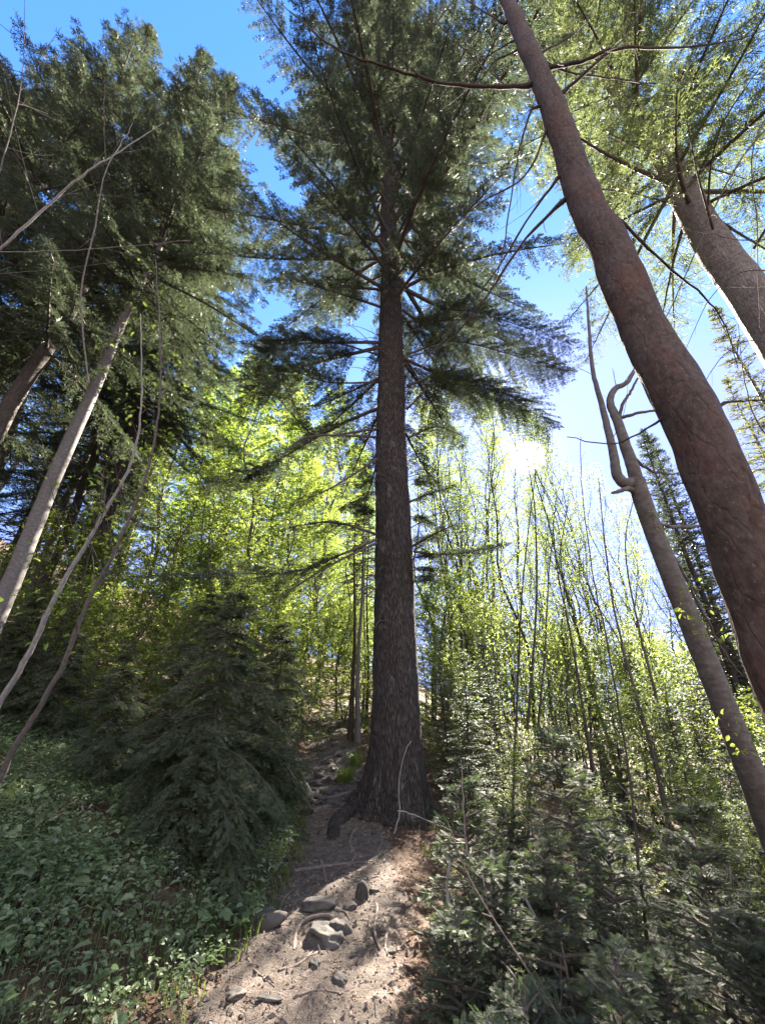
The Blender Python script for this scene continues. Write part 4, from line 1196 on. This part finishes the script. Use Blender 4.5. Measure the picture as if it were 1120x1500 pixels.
mb = MB(); mb.leaf(pp.reshape(-1, 3), nrm(D.reshape(-1, 3)), nrm(UP + gr.normal(0, .35, (len(pl) * nl, 3)) + [0, -.15, 0]), sz.ravel(), sz.ravel() * np.repeat(np.where(gr.random(len(pl)) < .35, .28, gr.uniform(.55, .9, len(pl))), nl))
segtubes(mb, pl, pl + UP * ht[:, 0], .0018, .0012, 0)
tag(mb.build('ground_herbs', M['herb']), kind='stuff')
# grass and small bright leaves along the path edge
pl = scatter(7000, -5, .2, 1.3, 9, lambda x, y, u: (u < -.52 + .3 * fbm(x * 3, y * 3)) & (u > -1.15 - .9 * fbm(x * 2 + 9, y * 2)) & (fbm(x * 2.2, y * 2.2 + 4) > -.12))
pl2 = scatter(1500, .5, 2.2, 2, 9, lambda x, y, u: (u > .62) & (fbm(x * 2.2, y * 2.2 + 4) > .03))
pl = np.vstack([pl, pl2]); pl = pl[in_view(pl)]
pl = np.repeat(pl, 3, 0) + np.concatenate([gr.normal(0, .02, (len(pl) * 3, 2)), np.zeros((len(pl) * 3, 1))], 1)
hh = gr.uniform(.04, .15, len(pl)); az = gr.uniform(0, 6.28, len(pl)); bend = gr.uniform(.2, .7, len(pl))
dv = np.stack([np.cos(az), np.sin(az), np.zeros(len(pl))], -1); sv = np.stack([-np.sin(az), np.cos(az), np.zeros(len(pl))], -1) * gr.uniform(.0025, .006, (len(pl), 1))
md = pl + UP * (hh * .6)[:, None] + dv * (hh * bend * .3)[:, None]; tp_ = pl + UP * (hh * .95)[:, None] + dv * (hh * bend)[:, None]
v = np.stack([pl - sv, pl + sv, md + sv * .8, md - sv * .8, tp_], 1).reshape(-1, 3); o_ = np.arange(len(pl))[:, None] * 5
mb = MB(); mb.add(v, o_ + np.array([[0, 1, 2, 3]]), o_ + np.array([[3, 2, 4]]))
tag(mb.build('grass', M['grass']), kind='stuff')
# dead leaves
pl = scatter(30000, -9, 7, 1.3, 16, lambda x, y, u: gr.random(len(x)) < np.where(np.abs(u) < .5, .9, 1.0))
pl = pl[in_view(pl)]
az = gr.uniform(0, 6.28, len(pl)); D = np.stack([np.cos(az), np.sin(az), gr.normal(0, .25, len(pl))], -1)
sz = gr.uniform(.018, .055, len(pl)) * np.where(np.abs(pl[:, 0] - path_x(pl[:, 1])) < .55, .6, 1)
mb = MB(); mb.leaf(pl + UP * .008, nrm(D), nrm(UP + gr.normal(0, .35, (len(pl), 3))), sz, sz * gr.uniform(.45, .75, len(pl)), .2, .25)
tag(mb.build('leaf_litter', M['litter']), kind='stuff')
# bleached scraps among the herbs
pl = scatter(7000, -6, -.5, 1.3, 8, lambda x, y, u: (u < -.65) & (fbm(x * 1.6 + 31, y * 1.6) + .5 * fbm(x * 5, y * 5 + 7) > .14)); pl = pl[in_view(pl)]
az = gr.uniform(0, 6.28, len(pl)); D = np.stack([np.cos(az), np.sin(az), gr.normal(0, .5, len(pl))], -1); sz = gr.uniform(.02, .06, len(pl))
mb = MB(); mb.leaf(pl + UP * gr.uniform(.03, .14, (len(pl), 1)), nrm(D), nrm(UP + gr.normal(0, .5, (len(pl), 3))), sz, sz * .6, .25, .3)
tag(mb.build('bleached_leaves', M['pale']), kind='stuff')
# grit, chips and bits of twig on the trodden earth
pl = scatter(15000, -3.5, 1.0, 1.8, 15, lambda x, y, u: np.abs(u) < .75); pl = pl[in_view(pl)]
k = len(pl); s = gr.uniform(.004, .016, (k, 1, 1)) * gr.choice([1, 1, 1, 2], (k, 1, 1))
oc = np.array([[1, 0, 0], [0, 1, 0], [-1, 0, 0], [0, -1, 0], [0, 0, .7], [0, 0, -.7]], float)
v = pl[:, None] + oc[None] * s * gr.uniform(.5, 1.3, (k, 6, 1)); o_ = np.arange(k)[:, None] * 6
mb = MB(); mb.add(v.reshape(-1, 3), None, np.concatenate([o_ + np.array([[a, (a + 1) % 4, 4]]) for a in range(4)] + [o_ + np.array([[(a + 1) % 4, a, 5]]) for a in range(4)]))
tag(mb.build('grit', M['root']), kind='stuff')
pl = scatter(6000, -5, 4, 1.8, 13, lambda x, y, u: np.abs(u) < 2.4); pl = pl[in_view(pl)]
az = gr.uniform(0, 6.28, len(pl)); D = np.stack([np.cos(az), np.sin(az), gr.normal(0, .12, len(pl))], -1)
mb = MB(); segtubes(mb, pl + UP * .006, pl + UP * .008 + D * gr.uniform(.03, .16, (len(pl), 1)), .0025, .0012, 0)
tag(mb.build('fallen_twigs', M['twig']), kind='stuff')


# ------------------------------------------------------------------ stones, roots, sticks
def stone(label, px, py, sx, sy, szz, rz=0, seed=0, sink=.35, name='rock', m='rock', cut=0.0):
    import bmesh
    bm = bmesh.new(); bmesh.ops.create_icosphere(bm, subdivisions=4, radius=1)
    for v in bm.verts:
        c = v.co.copy()
        q = Vector((max(-.86, min(.86, c.x)), max(-.86, min(.86, c.y)), max(-.7, min(.7, c.z))))
        d = .26 * mnoise.noise(c * 1.6 + Vector((seed * 7, 0, 0))) + .07 * mnoise.noise(c * 4 + Vector((seed, 3, 0))) + .025 * mnoise.noise(c * 11)
        q = q * (1.2 + d * 1.4)
        v.co = Vector((q.x * sx, q.y * sy, q.z * szz))
    me = bpy.data.meshes.new(name); bm.to_mesh(me); bm.free()
    me.polygons.foreach_set('use_smooth', np.ones(len(me.polygons), bool))
    me.materials.append(M[m])
    o = bpy.data.objects.new(name, me); COL.objects.link(o)
    g = G(px, py)
    o.location = g + np.array([0, 0, szz * (1 - 2 * sink) * .8]); o.rotation_euler = (gr.normal(0, .08), gr.normal(0, .1), rz)
    return tag(o, label, name if name != 'rock' else 'rock')


stone('large rounded grey boulder set in the path, nearest of the path stones', 478, 1378, .15, .10, .065, -.75, 1, .4)
stone('flat grey slab crossing the path above the rounded boulder', 468, 1330, .14, .10, .05, .1, 2)
stone('small grey stone wedged against the rounded boulder', 497, 1366, .07, .08, .06, .5, 3)
stone('squarish mossy block half buried at the grassy path edge', 384, 1357, .15, .09, .08, .05, 4)
stone('flat pale chip of stone lying low on the path', 395, 1466, .07, .022, .010, -.1, 6, .25)
stone('brown stone half sunk in the verge at the path foot', 345, 1462, .05, .045, .022, .4, 7, .45)
for i, (px, py, s) in enumerate([(478, 1118, .12), (492, 1128, .10), (486, 1145, .13), (505, 1096, .11), (470, 1172, .12), (500, 1158, .09), (462, 1150, .12), (488, 1085, .1), (512, 1120, .09), (475, 1100, .1), (497, 1108, .08), (468, 1136, .11), (480, 1162, .13), (515, 1148, .08), (506, 1172, .1), (490, 1094, .08), (476, 1146, .09), (500, 1140, .1), (484, 1072, .1), (498, 1066, .09), (520, 1108, .08), (463, 1178, .1), (488, 1180, .12)]):
    tag(stone('small stone bedded in the rocky rise of the path', px, py, s, s * .8, s * .55, i, 20 + i, .4), group='stones on the rise of the path')
for i in range(26):
    y_ = gr.uniform(2.7, 9.5); x_ = path_x(y_) + gr.uniform(-.6, .6); q_ = np.array([x_, y_, hz(x_, y_)]) - EYE
    z_ = q_[1] * CP + q_[2] * SP; s_ = gr.uniform(.02, .06)
    tag(stone('small stone half sunk in the trodden earth of the path', 560 + q_[0] / z_ * F, 750 - (q_[2] * CP - q_[1] * SP) / z_ * F, s_, s_ * gr.uniform(.5, .9), s_ * .5, gr.uniform(0, 3), 50 + i, .4), group='small stones in the path')
# stump
g = G(530, 1318)
sm = MB(); a_ = np.linspace(0, 1, 8)
sm.tube(g + np.stack([0 * a_, .02 * a_, -.06 + .17 * a_], -1), [.085, .08, .072, .068, .066, .062, .055, .04], 14)
tag(sm.build('stump', M['dark_bark'], None, g, smooth=True), 'small black rotten stump standing in the middle of the path', 'stump')


def root(label, pts, r0, r1, cat='root', name='root', m='root', lift=.0, hl=None):
    pp = [G(*q) for q in pts]
    for i, p in enumerate(pp):
        p[2] += lift + (hl[i] if hl else 0)
    cv = smooth_curve(pp, 5)
    mb = MB(); mb.tube(cv, np.linspace(r0, r1, len(cv)) * (1 + .15 * np.sin(np.arange(len(cv)) * 1.3)), 8)
    return tag(mb.build(name, M[m], None, pp[0], smooth=True), label, cat)


root('long root curling round the rounded boulder', [(430, 1392), (434, 1365), (447, 1350), (475, 1344), (500, 1350)], .018, .012, hl=[-.012, .0, .008, .012, .0])
root('thin bent root on the bare earth below the boulder', [(408, 1424), (432, 1417), (450, 1404), (461, 1390)], .012, .008)
root('root lying across the path above the slab', [(430, 1278), (468, 1272), (505, 1266), (545, 1262)], .022, .012)
root('root running down to the slab', [(470, 1262), (476, 1285), (478, 1308)], .018, .010)
root('forked root end in the dirt at the path foot', [(362, 1405), (372, 1424), (386, 1434), (402, 1446)], .009, .004)
root('short root on the sunny side of the path', [(566, 1368), (564, 1388), (567, 1400)], .012, .006)
root('root crossing the rise of the path beside the great fir', [(470, 1172), (495, 1166), (525, 1160), (540, 1158)], .035, .02)
root('thick root step in the rise of the path', [(458, 1190), (480, 1182), (505, 1180)], .04, .03)
root('small curved root near the stump', [(490, 1333), (505, 1338), (512, 1348)], .014, .008)
root('root ridge running along the sunny side of the path', [(545, 1300), (552, 1330), (548, 1362), (556, 1392)], .016, .008)
root('pair of thin roots above the stump, upper one', [(500, 1284), (525, 1290), (556, 1284)], .014, .008)
root('root snaking out from the great fir over the shaded earth', [(520, 1216), (512, 1236), (520, 1254), (508, 1270)], .024, .010)
root('root snaking from the great fir towards the stick', [(556, 1212), (560, 1232), (552, 1250)], .020, .010)
root('thin root along the grassy edge near the mossy block', [(408, 1340), (416, 1318), (430, 1304)], .012, .007)
root('thin root at the very foot of the path', [(430, 1462), (462, 1452), (500, 1458)], .009, .006)
root('gnarled root looping over the rocky rise of the path', [(498, 1150), (510, 1142), (520, 1148), (530, 1144)], .03, .015, hl=[0, .05, .05, 0])
root('bleached root lying on the upper rise of the path', [(474, 1112), (494, 1106), (512, 1104)], .028, .015)
root('dark root stepping across the path above the rise', [(468, 1082), (488, 1078), (508, 1080)], .035, .02)
# sticks
def stick(label, L, r0, r1, m, dens=1.0, seed=0):
    cv = pxcurve(L, 5); mb = MB(); mb.tube(cv, np.linspace(r0, r1, len(cv)) * (1 + .1 * np.sin(np.arange(len(cv)) * 1.9)), 8)
    if dens:
        bare_twigs(mb, np.random.default_rng(seed), cv, r0 * .6, 2, dens, 0, .3, .1)
    b = cv[0]
    return tag(mb.build('dead_branch', M[m], None, b, smooth=True), label, 'dead branch')


stick('thin pale stick leaning against the foot of the great fir', [(562, 1262, float((G(562, 1262) - EYE) @ [0, CP, SP])), (574, 1230, 5.35), (585, 1190, 5.75), (584, 1150, 6.0), (592, 1105, 6.2), (602, 1085, 6.3)], .012, .006, 'pale_twig', .4, 1)
stick('grey dead branch slanting down into the young firs', [(733, 1273, 3.2), (765, 1310, 3.0), (785, 1345, 2.85), (800, 1370, 2.75), (812, 1420, 2.6), (840, 1470, 2.45)], .011, .008, 'pale_twig', 1.0, 2)
stick('pale forked dead stick standing at the outer end of the thicket', [(1122, 1520, 2.2), (1105, 1470, 2.25), (1088, 1420, 2.35), (1078, 1385, 2.45), (1068, 1360, 2.5), (1075, 1342, 2.55)], .011, .006, 'pale_twig', .8, 3)
stick('long straight dead rod slanting through the thicket', [(812, 1275, 3.3), (880, 1335, 2.9), (940, 1385, 2.7), (1040, 1500, 2.4)], .0055, .004, 'twig', 0, 4)
stick('weathered silver grey dead stem in the thicket by the path', [(672, 1500, 2.5), (668, 1440, 2.6), (672, 1390, 2.7), (664, 1345, 2.75), (655, 1310, 2.85), (658, 1260, 2.95)], .024, .008, 'pale_twig', 1.2, 5)
stick('dry twig with a drooping tip beside the great fir', [(720, 1245, 4.0), (680, 1225, 4.1), (640, 1208, 4.2), (600, 1192, 4.3), (582, 1188, 4.35)], .007, .003, 'pale_twig', 2.0, 6)
tk = np.random.default_rng(55)
for i in range(16):
    px, Y = tk.uniform(690, 1110), tk.uniform(2.6, 6.0)
    x = (px - 560) / F * Y * CP * 1.2; g = np.array([x, Y, hz(x, Y)])
    ln = tk.uniform(.7, 1.7); d = np.array([tk.normal(0, .45), tk.normal(0, .3), 1]) * ln
    cv = smooth_curve([g, g + d * .35 + tk.normal(0, .03, 3), g + d * .7 + tk.normal(0, .05, 3), g + d + tk.normal(0, .08, 3)], 5)
    mb = MB(); mb.tube(cv, np.linspace(.007, .002, len(cv)), 6); bare_twigs(mb, tk, cv, .005, 2, 4.0, 0, .35, .15)
    tag(mb.build('dead_branch', M['pale_twig' if i % 3 else 'root'], None, g, smooth=True), 'thin bare dead stem poking up through the young firs', 'dead branch', 'dead stems in the thicket')
# grass tufts beside the rise of the path
for i, (px, py, lab) in enumerate([(520, 1122, 'bright grass tuft on the rise of the path nearest the small trunks'), (506, 1146, 'bright grass tuft on the rise of the path just above the root step')]):
    g = G(px, py); k = 160
    az = gr.uniform(0, 6.28, k); rr = gr.uniform(0, .2, k); bp = np.stack([np.cos(az) * rr, np.sin(az) * rr, 0 * rr], -1)
    hh = gr.uniform(.15, .38, k); a2 = az + gr.normal(0, .5, k); dv = np.stack([np.cos(a2), np.sin(a2), 0 * a2], -1); sv = np.stack([-np.sin(a2), np.cos(a2), 0 * a2], -1) * .006
    md = bp + UP * (hh * .6)[:, None] + dv * (hh * .15)[:, None]; tp_ = bp + UP * (hh * .9)[:, None] + dv * (hh * .5)[:, None]
    v = np.stack([bp - sv, bp + sv, md + sv, md - sv, tp_], 1).reshape(-1, 3) + g; o_ = np.arange(k)[:, None] * 5
    mb = MB(); mb.add(v, o_ + np.array([[0, 1, 2, 3]]), o_ + np.array([[3, 2, 4]]))
    tag(mb.build('grass_tuft', M['grass'], None, g), lab, 'grass')
# small trunks by the path bend
for i, (px, Y, rr, lab) in enumerate([(517, 13.2, .085, 'small reddish trunk, first of the row beyond the great fir'), (527, 13.0, .09, 'small grey brown trunk with a dark knot, second in the row beyond the great fir'), (538, 15, .07, 'small trunk half hidden behind the great fir bole'), (533, 16.5, .06, 'thinnest small trunk in the row beyond the great fir')]):
    x = (px - 560) / F * Y * CP * 1.07; b = np.array([x, Y, hz(x, Y)])
    t = thing('conifer_tree', b, lab, 'tree')
    conifer(400 + i, 8, 4.5, .9, rr * .9, 9, 4, lambda f: (1 - f) ** .7, (-.1, .5), .3, .1, .3, .12, .16, .03, ('fir', 'twig', 'grey_bark' if i % 2 else 'smooth_bark'), b, (0, 0), None, trunk_n=12, tsub=2, parent=t)
